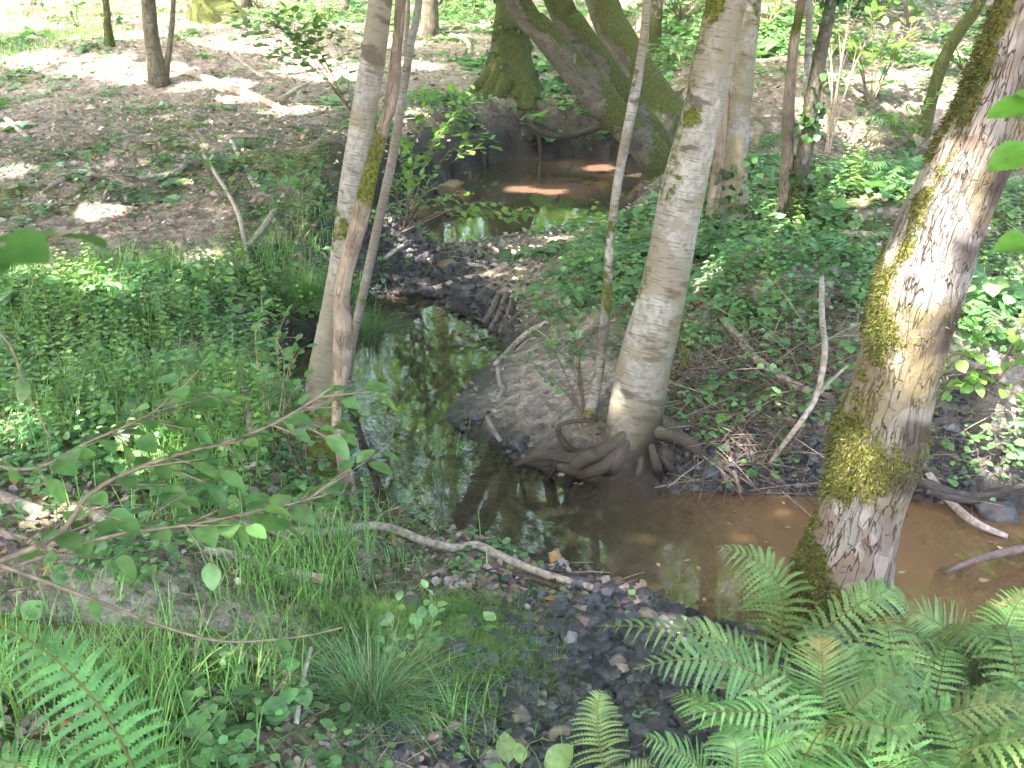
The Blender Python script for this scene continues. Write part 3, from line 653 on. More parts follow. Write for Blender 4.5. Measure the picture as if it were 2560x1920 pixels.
for k, pts in enumerate([
    [(1352, 930, 16, -.05), (1332, 958, 34, -.09), (1292, 980, 36, -.09), (1240, 992, 30, -.08), (1185, 984, 25, 0), (1138, 992, 17, .03), (1110, 1006, 8, .03)],
    [(1285, 980, 36, -.1), (1240, 1008, 28, -.12), (1226, 1046, 18, 'w')],
    [(1358, 950, 16, -.07), (1338, 978, 30, -.12), (1300, 1010, 30, -.16), (1255, 1022, 24, -.14), (1215, 1010, 20, -.1), (1180, 1026, 14, 'w')],
    [(1352, 960, 20, -.09), (1330, 1000, 34, -.15), (1300, 1046, 24, 'w'), (1268, 1078, 9, 'w')],
    [(1385, 985, 14, -.1), (1380, 1020, 17, -.15), (1362, 1058, 13, 'w'), (1340, 1092, 6, 'w')],
    [(1425, 985, 16, -.05), (1450, 1012, 18, -.08), (1490, 1042, 14, 'w'), (1540, 1075, 6, 'w')],
    [(1405, 960, 14, -.09), (1418, 1005, 24, -.13), (1432, 1052, 18, 'w'), (1460, 1080, 6, 'w')],
    [(1400, 915, 16, 0), (1422, 935, 28, -.03), (1470, 946, 30, .03), (1512, 978, 27, 0), (1538, 1040, 18, 'w')],
    [(1415, 975, 50, 0), (1470, 1000, 34, .05), (1530, 1000, 28, .08), (1620, 1012, 26, .1), (1720, 1030, 20, .1)],
    [(1420, 915, 44, .1), (1510, 938, 36, .2), (1590, 955, 32, .2), (1660, 938, 30, .22), (1720, 950, 24, .2), (1790, 955, 18, .2)],
    [(1290, 980, 24, .05), (1235, 975, 18, .1), (1205, 930, 13, .12), (1225, 912, 10, .14), (1290, 908, 8, .2)],
    [(1230, 990, 22, -.05), (1175, 1002, 16, 0), (1140, 1002, 12, .02), (1118, 1020, 7, 'w')],
    [(1205, 995, 18, -.04), (1190, 1020, 12, -.08), (1176, 1042, 6, 'w')],
    [(1560, 960, 24, .15), (1590, 1010, 20, .06), (1620, 1045, 16, 0), (1655, 1068, 8, 'w')],
    [(1640, 950, 24, .2), (1690, 985, 18, .1), (1730, 1010, 16, .08), (1768, 1060, 10, 'w')],
    [(1480, 1020, 24, 0), (1540, 1025, 20, .02), (1580, 1050, 16, -.02), (1574, 1072, 8, 'w')],
    [(1700, 1000, 18, .1), (1650, 1030, 16, .06), (1600, 1035, 14, .04), (1560, 1062, 9, 'w')],
    [(1450, 985, 20, .05), (1450, 1030, 18, -.02), (1462, 1062, 12, 'w')],
    [(1500, 965, 22, .08), (1545, 985, 22, .06), (1580, 1015, 18, .02), (1588, 1070, 8, 'w')], [(1580, 985, 22, .12), (1640, 1002, 22, .1), (1700, 1012, 20, .1), (1790, 1018, 18, .12)],
    [(1610, 945, 18, .2), (1618, 990, 16, .1), (1640, 1035, 14, .03), (1636, 1072, 8, 'w')], [(1660, 960, 18, .2), (1672, 1000, 15, .1), (1700, 1040, 12, .03), (1712, 1074, 6, 'w')], [(1530, 1030, 16, .0), (1610, 1052, 15, -.02), (1690, 1050, 14, 0), (1790, 1056, 12, .02)]]):
    hang(cent, pts, M_FOOT, y0=y0, seed=k+3, wet=.34, sides=12, mossy=.35 if k in (9, 7) else 0)

# birch behind it, with ivy
b2, P2, R2, V2, D2, B2 = tree("birch", "blotchy pale birch with ivy round its foot behind the stout leaning birch", "tree",
    [(1575, 500, 90), (1577, 440, 76), (1580, 380, 66), (1588, 300, 58), (1600, 180, 54), (1610, 80, 54), (1618, 0, 54)], M_BIRCH, sides=32, lean=.1, top=9.5, lump=.06,
    flare=(.25, .3, 4, 2), moss=mossf(.15, .15, .2, .3, 2.2, 8), algae=lambda v, D, Bk: sstep(.45, .6, fbm(Bk*3, 75, 4)+.02)*.9 + .9*np.exp(-np.clip(v[:, 2], 0, 9)/.6), seed=9, dirt=lambda v, D, Bk: .8*np.exp(-np.clip(v[:, 2], 0, 9)/.35)*sstep(.35, .6, fbm(Bk*4, 77, 3)+.1) + .35*np.clip(-D[:, 0], 0, 1)*sstep(1.4, .3, v[:, 2]))
hang(b2, [(1540, 500, 40, -.02), (1548, 420, 36, -.03), (1556, 340, 30, 0), (1563, 260, 22, .02), (1570, 180, 16, .06)], M_DEAD, "side_stem", 10, .3, 12, y0=B2[1])
def ivy(parent, V, D, B0, n, zmax, size=.045, front=True, zmin=0., seed=0):
    w = ((V[:, 2]-B0[2] < zmax) & (V[:, 2]-B0[2] > zmin))*1.0*(fbm(V*5, seed+8, 2) > .47)*(np.exp(-(V[:, 2]-B0[2])/max(zmax*.5, .1)))
    k = R.choice(len(V), n, p=w/w.sum()); c = V[k] + D[k]*hv(n, .005, .03)[:, None] + R.normal(0, .02, (n, 3))
    d = unit(R.normal(0, 1, (n, 3))*.6 + np.array([0, 0, -.6])); b = Buf(); scatter(b, *OVR, c, basis(d, unit(D[k]+R.normal(0, .3, (n, 3)))), size*hv(n, .6, 1.3), jit((.045, .10, .03), n, .3, .1)); b.build("ivy", M_LEAF, parent)
ivy(b2, V2, D2, B2, 420, .75, .05)

# left birch
b3, P3, R3, V3, D3, B3 = tree("birch", "slim pale birch leaning right on the left bank beside a gnarled dead stem", "tree",
    [(688, 965, 76), (692, 900, 70), (695, 830, 66), (706, 745, 56), (733, 600, 53), (760, 400, 52), (793, 200, 54), (822, 0, 52)], M_BIRCH, sides=36, step=.04, lean=.25, top=10,
    lump=.04, flare=(.25, .25, 4, 1), moss=mossf(.10, .12, 1.1, .22, 3, 14), algae=lambda v, D, Bk: .75*np.clip(D[:, 0]*.9+.25, 0, 1)*sstep(.3, .6, fbm(Bk*3, 71, 3)+.1) + .5*np.exp(-np.clip(v[:, 2], 0, 9)/.5), seed=14, side=.5, crown_r=2.4, leaves=7000)
# gnarled dead stem beside it
deadt, P4, R4, V4, D4, B4 = tree("dead_tree", "gnarled half dead mossy stem twisting up beside the left birch", "tree",
    [(765, 1098, 26), (756, 1060, 28), (742, 1000, 30), (733, 930, 26), (727, 890, 22), (736, 800, 36), (742, 720, 38), (738, 650, 36), (748, 580, 36), (776, 480, 38), (795, 395, 32), (818, 310, 30), (844, 220, 28), (856, 110, 24), (866, 0, 22)],
    M_DEAD, sides=20, step=.03, lean=.2, top=5.5, lump=.3, flare=(.1, .1, 3, 0), moss=lambda v, D, Bk: .9*sstep(.4, .55, fbm(Bk*4, 5, 3))*(np.exp(-((v[:, 2]-1.75)/.35)**2)+.6*np.exp(-((v[:, 2]-.55)/.25)**2)), seed=17, crown_r=1.0, leaves=500, nl=3, lumpsc=12, dirt=lambda v, D, Bk: .3*sstep(.5, .6, fbm(Bk*3, 9, 2))*sstep(.5, .8, v[:, 2]))
# pale pole
polet, P5, R5, V5, D5, B5 = tree("pole_tree", "thin straight grey pole tree just right of the gnarled dead stem", "tree",
    [(748, 840, 20), (758, 760, 19), (772, 690, 19), (792, 600, 20), (820, 470, 20), (850, 330, 20), (870, 200, 19), (890, 80, 17), (905, 0, 16)], M_BIRCH, sides=14, lean=.2, top=8, lump=.08, flare=None, seed=21, crown_r=1.5, leaves=2500, nl=4, moss=mossf(.05, .1, .2, .2, 3, 2), dirt=lambda v, D, Bk: .35+0*v[:, 0])
# sapling left of the central birch
sapt, P6, R6, V6, D6, B6 = tree("sapling_tree", "slender lichen spotted grey sapling rising left of the stout leaning birch", "tree",
    [(1272, 905, 30), (1285, 850, 25), (1297, 780, 22), (1310, 650, 20), (1318, 520, 18), (1335, 390, 20), (1362, 250, 23), (1384, 130, 21), (1398, 0, 18)], M_BIRCH, sides=14, lean=.3, top=8, lump=.1, flare=(.3, .1, 3, 0), seed=23, crown_r=1.5, leaves=2500, nl=4, moss=mossf(.3, .2, .4, .5, 4, 4), dirt=lambda v, D, Bk: .5*sstep(.4, .6, fbm(Bk*6, 3, 2)))
# upper pool: mossy buttressed tree and the three leaning alders
mosst, P7, R7, V7, D7, B7 = tree("mossy_tree", "dark mossy tree with spreading buttress roots above the far pool", "tree",
    [(1098, 205, 120), (1100, 160, 100), (1103, 110, 82), (1104, 60, 74), (1106, 0, 68)], M_ALDER, sides=36, lean=.1, top=11, lump=.12, flare=(.55, .45, 5, .4), seed=27, crown_r=3.0, leaves=8000, moss=mossf(.9, .6, 1.2, 1.2, 2.5, 6), dirt=lambda v, D, Bk: .5+0*v[:, 0])
for k, pts in enumerate([[(1075, 150, 40, -.1), (1040, 185, 34, -.3), (1015, 215, 20, -.5)], [(1100, 170, 44, -.3), (1075, 220, 34, -.5), (1050, 250, 20, -.6)], [(1125, 170, 36, -.2), (1150, 200, 26, -.4), (1165, 215, 14, -.5)]]):
    hang(mosst, pts, M_ALDER, "root", 10, 1.0, k+70, y0=B7[1], step=.08)
ivy(mosst, V7, D7, B7, 260, 1.8, .07)
AB = GR(1450, 345)
aldt = thing("alder_clump", "three mossy trunks leaning far left over the dark far pool", "tree", AB)
for k, (pts, ln) in enumerate([
    ([(1432, 372, 66), (1400, 322, 66), (1355, 275, 66), (1290, 205, 70), (1220, 125, 64), (1165, 60, 56), (1118, 0, 52)], -.3),
    ([(1440, 350, 60), (1405, 290, 66), (1350, 215, 66), (1285, 125, 62), (1235, 50, 60), (1205, 0, 58)], .35),
    ([(1462, 285, 110), (1425, 235, 92), (1380, 165, 84), (1335, 80, 76), (1300, 0, 68)], .9)]):
    P, r, B_ = trunk_line(pts, ln, 9.5, -.8, .3, AB + np.array([0, [0, .25, 1.1][k], 0])); q = spline(np.concatenate([P, r[:, None]], 1), .08); b = Buf()
    V_, D_, _ = tube(b, q[:, :3], np.maximum(q[:, 3], .01), 28, lump=.07, seed=80+k, flare=(.2, .4, 3, k), colf=lambda V, D, Bk: np.stack([np.clip(.9*sstep(.38, .55, fbm(Bk*2.5, 31, 4)+.28*np.clip(D[:, 2]+.25*D[:, 0], -.5, 1)), 0, 1), .3+0*V[:, 0], 0*V[:, 0]], 1))
    b.build("trunk", M_ALDER, aldt, bark=True)
    ends = limbs((M_ALDER, aldt), q[:, :3], q[:, 3], 5, 3.6, 2.2); crown(aldt, ends, 2.2, 5000, .10, (.11, .21, .04), 3.4)

# thinner trees
def thin(name, label, pts, mat, **k):
    kw = dict(sides=14, step=.08, top=8, lump=.1, flare=(.25, .2, 3, 1), crown_r=1.9, leaves=4200, nl=5); kw.update(k)
    return tree(name, label, "tree", pts, mat, **kw)
snag = thin("pale_snag", "straight barkless yellow brown snag beside a dark ivy stem", [(1697, 470, 38), (1700, 380, 30), (1704, 230, 25), (1712, 120, 22), (1720, 60, 21), (1732, 0, 18)], M_DEAD, seed=31, moss=lambda v, D, Bk: 1.2*sstep(.55, .65, fbm(Bk*5, 4, 2))*sstep(.5, 1.6, v[:, 2]), dirt=lambda v, D, Bk: 0*v[:, 0], crown_r=1.2, leaves=600)
ivyt = thin("ivy_stem_tree", "dark thin tree wrapped in ivy right of the barkless snag", [(1712, 475, 40), (1728, 400, 36), (1746, 270, 34), (1768, 140, 30), (1788, 40, 28), (1795, 0, 26)], M_ALDER, seed=33, moss=mossf(.6, .3, .5, .6, 3, 3), dirt=lambda v, D, Bk: .5+0*v[:, 0])
ivy(ivyt[0], ivyt[3], ivyt[4], ivyt[5], 300, 2.2, .06)
thin("young_tree", "pale straight young stem between the snag and the ivy tree", [(1738, 420, 18), (1742, 300, 16), (1745, 150, 16), (1748, 0, 15)], M_BIRCH, seed=35, crown_r=1.2, leaves=1500, nl=3)
thin("mossy_pole_tree", "crooked thin mossy tree leaning right on the far slope", [(1995, 285, 30), (2012, 215, 26), (2040, 125, 28), (2078, 60, 28), (2118, 0, 26)], M_ALDER, seed=37, moss=mossf(.9, .5, .5, .6, 3, 5))
thin("twin_stem_tree", "sunlit brown twin trunk on the leaf covered left slope", [(345, 178, 42), (334, 120, 34), (325, 60, 32), (320, 0, 32)], M_ALDER, seed=39, moss=mossf(.1, .1, .3, .4, 2, 5))
thin("thin_stem_tree", "thin dark stem touching the foot of the sunlit brown trunk", [(352, 178, 24), (362, 130, 14), (370, 70, 12), (374, 0, 11)], M_ALDER, seed=41, leaves=1500)
thin("far_thin_tree", "slim far tree left of the sunlit brown trunk", [(238, 98, 22), (232, 50, 15), (228, 0, 14)], M_ALDER, seed=43, moss=mossf(.6, .3, .3, .6, 2, 5))
thin("mossy_tree", "broad mossy trunk at the top edge left of the birch", [(465, 48, 105), (455, 20, 90), (450, 0, 84)], M_ALDER, seed=45, sides=24, moss=mossf(.9, .6, 1, .8, 2, 4), crown_r=3, leaves=6000, flare=(.4, .4, 4, 0))
thin("far_thin_tree", "thin stem behind the grey pole tree at the top edge", [(876, 120, 14), (878, 60, 13), (880, 0, 13)], M_BIRCH, seed=47, leaves=2000)
thin("far_mossy_tree", "mossy olive stem just behind the lichen spotted sapling", [(1414, 112, 26), (1416, 60, 26), (1420, 0, 25)], M_ALDER, seed=49, moss=mossf(.9, .6, .4, .6, 2, 4))
for k, (u, v, w) in enumerate([(745, 30, 14), (945, 26, 18), (1035, 14, 12), (1545, 20, 12), (1850, 30, 10), (1905, 44, 10), (640, 14, 12), (70, 14, 16)]):
    lab = ["thin far stem left of the slim birch top", "dark far stem between pole tree and mossy buttressed tree", "slight far stem beside the mossy buttressed tree", "slight far stem behind the stout birch top",
           "thin far stem above the shaded litter slope", "thin bent far stem near the sunlit white leaves", "slight far stem among green brush at the top edge", "slim stem in the sunny grass at the far left corner"][k]
    thin("far_thin_tree", lab, [(u, v, w*1.2), (u+2, v-25, w), (u+5, -10, w)], M_ALDER, seed=51+k, leaves=6500, leafsize=.12, crown_r=2.6, nl=6, crown_from=3.6, sides=8)
# rest of the wood beyond the picture's upper edge, mirrored in the water
for k, (x, y, rr) in enumerate([(-1.5, 22, .16), (2.5, 26, .2), (-6, 27, .2), (6.5, 23, .14), (.2, 31, .2), (9, 30, .2), (-11, 24, .2), (-4, 35, .22), (4, 37, .22), (13, 22, .2)]):
    B_ = np.array([x, y, float(hgt(x, y)[0])]); t = thing("far_wood_tree", "tree of the far wood seen as a dark line mirrored in the still pool", "tree", B_, "far trees mirrored in the pool")
    n = 7; a = np.linspace(0, 1, n); P = B_ + np.stack([.5*np.sin(a*2+k)*a, .3*np.cos(k+a*3)*a, a*13 - .2], 1); q = spline(P, .4); b = Buf()
    tube(b, q, np.linspace(rr, .04, len(q)), 12, lump=.06, seed=k+200, colf=lambda V, D, Bk: np.stack([.4*(fbm(Bk*2, 3, 2) > .5), .2+0*V[:, 0], 0*V[:, 0]], 1)); b.build("trunk", M_ALDER, t, bark=True)
    ends = limbs((M_ALDER, t), q, np.linspace(rr, .04, len(q)), 9, 2.2, 2.6, 5); crown(t, ends, 2.8, 7000, .12, (.17, .31, .05), 2.6, .8)

# the roof of leaves over the glade (unseen, laid out and holed to place shade and sun)
def roof():
    b = Buf(); n = 52000
    X = R.uniform(-16, 10, n); Y = R.uniform(-8, 18.5, n); Z = R.uniform(6.2, 11.5, n)
    dens = n2(X, Y, .55, 71, 3); keep = (dens > .27 + .24*((Y > 10.5) & (X > -1.0) & (X < 5))) & ~((X > -1.5) & (X < 4.5) & (Y > 13.5)) & ~((Y < -1.5) & (X > -1.5)) & ~((X > 4) & (Y < 6))
    p = np.stack([X, Y, Z], 1)[keep]; n = len(p)
    nr = unit(np.array([0, 0, 1.0]) + R.normal(0, .4, (n, 3)))
    for k in range(5):
        d = unit(rdir(n) + np.array([0, 0, -.2])); q = p + rdir(n)*hv(n, .0, .2)[:, None]; sz = hv(n, .17, .27); o = ~open_to_sun(q + d*sz[:, None]*.5, .09); m = int(o.sum())
        scatter(b, *L4, q[o], basis(d, nr)[o], sz[o], jit((.09, .185, .035), m, .25, .1))
    q = b.build("shade_canopy", M_CAN); tag(q, "roof of green leaves above the view, shaped to shade the stream and mirrored in the pool", "foliage", kind="stuff")
roof()

def woods():
    b = Buf(); n = 60000; a = np.radians(R.uniform(-75, 75, n)); r = R.uniform(36, 62, n); X, Y = r*np.sin(a), r*np.cos(a)
    top = 4 + 6*n2(X, Y, .13, 81, 3); Z = hgt(X, Y)[0] + R.uniform(0, 1, n)**.8*top
    d = unit(rdir(n) + np.array([0, 0, -.3])); nr = unit(R.normal(0, .5, (n, 3)) + np.array([0, -.2, 1.0])); scatter(b, *L4, np.stack([X, Y, Z], 1), basis(d, nr), hv(n, .4, .9), jit((.11, .21, .04), n, .25, .1))
    tag(b.build("far_woods", M_CAN), "far woods behind the glade, mirrored green in the water", "woods", kind="stuff")
woods()

# ------------------------------------------------------------------ dead wood on the ground
def log(name, label, pts, cat="branch", col=(.26, .215, .175), lift=.5, air=None, sides=10, group=None, seed=None, mossy=False, lump=.16, kids=(), bury=False):
    P = []
    for u, v, w, *h in pts:
        g = GR(u, v); g = at_z(u, v, 0.) if g[2] < 0 else g
        if h: p = at_y(u, v, max(g[1]-h[0], .5))
        else:
            g[2] = max(g[2], 0.0); p = g.copy(); p[2] += lift*w*.5*depth(g)/FPX
        P.append(np.append(p, w*.5*depth(p)/FPX))
    P = np.array(P); q = spline(P, .035); b = Buf(); sd_ = int(pts[0][0]+pts[0][1]) if seed is None else seed
    def cf(V, D, Bk):
        n = fbm(Bk*np.array([8, 8, 4]), sd_ % 97, 3)[:, None]; c = np.asarray(col)*(.55+.9*n)
        if mossy: c = np.where((D[:, 2:3]*.35+n) > .76, np.array([.075, .09, .018])*(.6+.8*n), c)
        return c
    o = Buf(); tube(o, q[:, :3], np.maximum(q[:, 3], .0022), sides, lump=lump, seed=sd_ % 91, colf=cf, lumpsc=14)
    for kp in kids:
        Q = []
        for u, v, w, h in kp:
            g = GR(u, v); p = at_y(u, v, max(g[1]-h, .5)); Q.append(np.append(p, w*.5*depth(p)/FPX))
        q2 = spline(np.array(Q), .03); tube(o, q2[:, :3], np.maximum(q2[:, 3], .002), 6, lump=.1, seed=3, colf=cf)
    ob = o.build(name, M_STICK); return tag(ob, label, cat, group)
PALE = (.31, .265, .22); BRN = (.20, .135, .09); DRK = (.09, .07, .055); GRY = (.28, .25, .22)
log("branch", "long pale curving branch lying from the grass to the muddy shore", [(380, 1128, 18), (450, 1142, 22), (560, 1158, 25), (700, 1165, 21), (790, 1150, 20), (850, 1156, 20), (910, 1180, 20), (980, 1196, 19), (1030, 1190, 19), (1090, 1217, 18), (1180, 1252, 17), (1290, 1283, 16)], col=(.29, .25, .21), lift=1.5)
log("branch", "thin dark branch just below the long pale one on the shore", [(1060, 1235, 10), (1150, 1252, 12), (1240, 1285, 12), (1325, 1303, 12), (1385, 1304, 16), (1432, 1280, 12)], col=DRK)
log("stick", "short upright brown stick end by the gravel and long branch", [(1328, 1292, 14), (1336, 1320, 14), (1345, 1342, 12)], "stick", col=(.27, .2, .15))
log("log", "broken pale log half hidden in grass left of the long branch", [(200, 1122, 22), (330, 1150, 22), (430, 1185, 24), (520, 1215, 28), (600, 1240, 28), (710, 1258, 22)], "log", col=(.34, .28, .23))
log("log", "thick brown log end entering from the left edge", [(-60, 1078, 44), (0, 1088, 40), (60, 1105, 32), (110, 1120, 22)], "log", col=(.25, .2, .165))
log("stick", "thin broken stick below the thick brown log end", [(-20, 1148, 16), (50, 1168, 16), (95, 1184, 12)], "stick", col=(.3, .22, .17))
log("log", "mossy rotten log low in the bottom left corner", [(-40, 1370, 60), (80, 1378, 54), (200, 1385, 46), (340, 1392, 44), (490, 1390, 30)], "log", col=(.10, .075, .055), mossy=True, lift=.7, sides=16)
log("branch", "bare forked grey branch before the mossy rotten log", [(405, 1412, 12), (480, 1420, 15), (560, 1438, 17), (650, 1480, 15)], col=(.30, .26, .22), lift=1.5, kids=[[(560, 1438, 13, 0), (525, 1410, 10, .08), (500, 1396, 8, .12)]])
log("stick", "lichen white stick standing upright beside the grass tussock", [(640, 1565, 12), (652, 1480, 12, .12), (672, 1400, 9, .25)], "stick", col=(.42, .40, .36))
log("stick", "thin brown stick leaning in the litter before the mossy log", [(440, 1560, 7), (418, 1440, 8, .1), (442, 1310, 6, .25)], "stick", col=(.24, .18, .14))
log("branch", "pale driftwood branch with mossy end on the dark gravel bar", [(885, 638, 9), (950, 622, 11), (1000, 605, 12), (1055, 597, 13), (1092, 578, 20)], col=(.36, .28, .2))
log("stick", "forked pale stick on the gravel behind the driftwood branch", [(1010, 572, 9), (1050, 580, 8), (1062, 604, 6)], "stick", col=PALE)
log("stick", "short pale stick lying on the black gravel beside the pole", [(830, 562, 11), (850, 545, 10), (884, 525, 8)], "stick", col=PALE)
log("stick", "pale crooked stick in the middle of the black gravel", [(902, 578, 9), (930, 560, 8), (948, 535, 6)], "stick", col=PALE)
for k, (a, c_, lab) in enumerate([((1045, 700, 12), (1075, 645, 16), "dark stick leftmost of the bundle on the pool edge"), ((1060, 715, 14), (1095, 640, 16), "dark stick in the middle of the bundle on the pool edge"), ((1080, 720, 12), (1108, 650, 14), "dark stick rightmost of the bundle on the pool edge")]):
    log("stick", lab, [a, ((a[0]+c_[0])/2+4, (a[1]+c_[1])/2, 15), c_], "stick", col=(.12, .1, .085), group="sticks bundled on the pool edge")
log("branch", "pale drift sticks crossing the mud below the stick bundle", [(1070, 790, 12), (1110, 750, 13), (1150, 715, 12), (1200, 690, 9)], col=(.33, .28, .24), kids=[[(1085, 800, 9, 0), (1130, 745, 9, 0), (1170, 725, 6, 0)]])
log("stick", "short grey stick lying on the mud point", [(1076, 800, 13), (1080, 830, 11), (1088, 842, 10), (1076, 860, 9)], "stick", col=GRY)
log("stick", "grey stick on the wet mud near the birch roots", [(1052, 905, 12), (1068, 935, 11), (1082, 955, 10)], "stick", col=(.2, .18, .16))
log("log", "fallen brown pole lying down the left leaf slope", [(370, 150, 15), (430, 170, 18), (500, 196, 19), (570, 222, 17), (625, 248, 12)], "log", col=(.36, .3, .23))
log("stick", "short stick propped beside the fallen brown pole", [(605, 222, 15), (635, 200, 12), (662, 184, 9)], "stick", col=(.33, .28, .2))
log("branch", "pale crooked branch standing bare over the bank roots", [(1660, 1006, 9), (1700, 950, 11, .15), (1738, 900, 12, .25), (1765, 850, 12, .3), (1782, 760, 13, .35), (1776, 690, 13, .35), (1775, 600, 11, .3)], col=PALE, kids=[[(1770, 850, 9, .3), (1800, 815, 6, .3)], [(1765, 850, 8, .3), (1830, 790, 6, .2)]])
log("branch", "grey brown pole sloping down the bank right of the birch", [(1560, 690, 16), (1600, 735, 17, .05), (1640, 780, 18, .05), (1720, 832, 18, .05), (1800, 862, 14)], col=(.29, .23, .18))
log("branch", "long pale branch dipping into the water right of the thick tree", [(1975, 985, 16), (2010, 1030, 18, .05), (2055, 1085, 19, .1), (2105, 1128, 17, .1), (2175, 1162, 13)], col=(.33, .27, .24))
log("branch", "dark branch reaching over the water at the right edge", [(2040, 1238, 9, .1), (2100, 1212, 15, .15), (2160, 1196, 20, .15), (2260, 1175, 24, .1)], col=(.12, .085, .075))
log("branch", "pale fallen pole lying among herbs near the snag", [(1715, 478, 12), (1760, 496, 16), (1830, 508, 16), (1960, 512, 12)], col=(.36, .30, .22))
log("stick", "mossy stick on the ground behind the stout birch", [(1630, 590, 16), (1665, 602, 16), (1690, 612, 12)], "stick", col=(.2, .17, .12), mossy=True)
log("branch", "forked bare twig standing in the herbs left of the birch", [(535, 570, 8), (528, 520, 9, .1), (505, 440, 10, .2), (440, 335, 8, .3)], col=PALE)
log("stick", "pale stick leaning up to the right beside the bare twig", [(538, 530, 10), (575, 480, 11, .1), (615, 420, 11, .2)], "stick", col=(.38, .32, .26))
log("branch", "dead pole leaning in the bramble left of the slim birch", [(592, 480, 12), (545, 390, 13, .1), (500, 305, 10, .2)], col=(.33, .29, .26))
log("stick", "broken stub with white bark standing in the left grass", [(548, 960, 22), (540, 900, 22, .1), (528, 850, 18, .15), (508, 800, 15, .15)], "stick", col=(.22, .18, .15))
log("log", "mossy stump root under the slim left birch", [(600, 925, 70), (650, 935, 66), (700, 950, 40)], "log", col=(.12, .09, .06), mossy=True, sides=16)
log("stick", "dark thin stick leaning from the bank into the far pool", [(968, 468, 8), (945, 410, 8, .1), (925, 375, 7, .2)], "stick", col=DRK)
for k, pts in enumerate([[(90, 420, 9), (150, 380, 10), (195, 372, 10)], [(130, 395, 7), (195, 355, 8)], [(210, 460, 6), (228, 420, 7), (240, 400, 6)], [(470, 298, 8), (530, 296, 9), (585, 302, 6)], [(300, 385, 8), (370, 378, 11), (400, 360, 8)], [(380, 360, 6), (440, 343, 7)], [(15, 262, 14), (60, 300, 10)], [(500, 118, 8), (560, 165, 9), (600, 172, 6)], [(975, 80, 12), (1010, 96, 12), (1015, 118, 9)]]):
    log("stick", ["dead stick on the left litter, lowest of the small ones", "twig crossing just above the lowest left stick", "upright twig in the pale sun patch on the left litter", "thin straight stick on the mossy litter left of the birch", "crooked dark stick on the mossy litter slope", "thin twig above the crooked dark stick", "pale stick at the left edge of the slope", "thin pale twig below the brush on the litter", "curved pale stick before the mossy buttressed tree"][k], pts, "stick", col=(.32, .28, .24))
# tangle of roots and drift under the right bank
y1 = GR(2100, 1065)[1]
for k, pts in enumerate([
    [(1985, 1040, 22, 0), (2060, 1065, 24, -.05), (2130, 1070, 20, -.05), (2240, 1040, 16, 0)], [(1990, 1010, 16, .1), (2060, 1045, 20, .1), (2130, 1048, 18, .12), (2250, 1050, 18, .1)],
    [(1995, 985, 14, .2), (2070, 1000, 16, .2), (2150, 1030, 14, .2), (2250, 1055, 12, .2)], [(2020, 970, 10, .3), (2110, 985, 18, .25), (2160, 995, 20, .2), (2260, 1040, 20, .2)],
    [(2000, 1062, 14, -.08), (2070, 1078, 16, -.1), (2120, 1082, 12, -.1), (2180, 1066, 9, -.05)], [(2150, 960, 10, .3), (2120, 1010, 9, .2), (2080, 1050, 7, .1)], [(2215, 980, 9, .3), (2190, 1040, 9, .15), (2150, 1080, 7, 0)]]):
    o = hang(None, pts, M_ROOT, "bank_root", 10, 0, k+90, y0=y1)
    tag(o, ["lowest thick dark root along the water under the right bank", "thick dark root second from the water under the right bank", "grey root running along the bare soil of the right bank", "pale long drift pole topmost under the bare right bank", "thin root dipping in the water under the right bank", "slanting thin stick crossing the roots of the right bank", "slanting twig at the right edge over the bank roots"][k], "root", "roots tangled under the right bank")
y3 = GR(1200, 300)[1] - .12
for k, (pts, lab) in enumerate([([(1135, 255, 12, .05), (1165, 285, 16, -.05), (1225, 293, 16, -.1), (1300, 275, 12, 0)], "curved root strung across the undercut bank of the far pool"), ([(1206, 240, 8, .1), (1222, 290, 8, -.05), (1238, 340, 6, -.1)], "thin root hanging straight down into the far pool"), ([(1160, 270, 10, 0), (1166, 310, 9, -.08), (1168, 350, 7, -.1)], "short root post below the curved root of the far pool"), ([(1450, 380, 26, -.9), (1400, 355, 22, -1.0), (1370, 330, 16, -1.0), (1350, 300, 8, -.9)], "pale broken root stub beside the far pool water")]):
    tag(hang(None, pts, M_ROOT if k < 3 else M_DEAD, "bank_root", 8, .4 if k < 3 else 0, k+140, y0=y3, step=.06), lab, "root", "roots of the far pool bank")
y2 = GR(1650, 1010)[1]
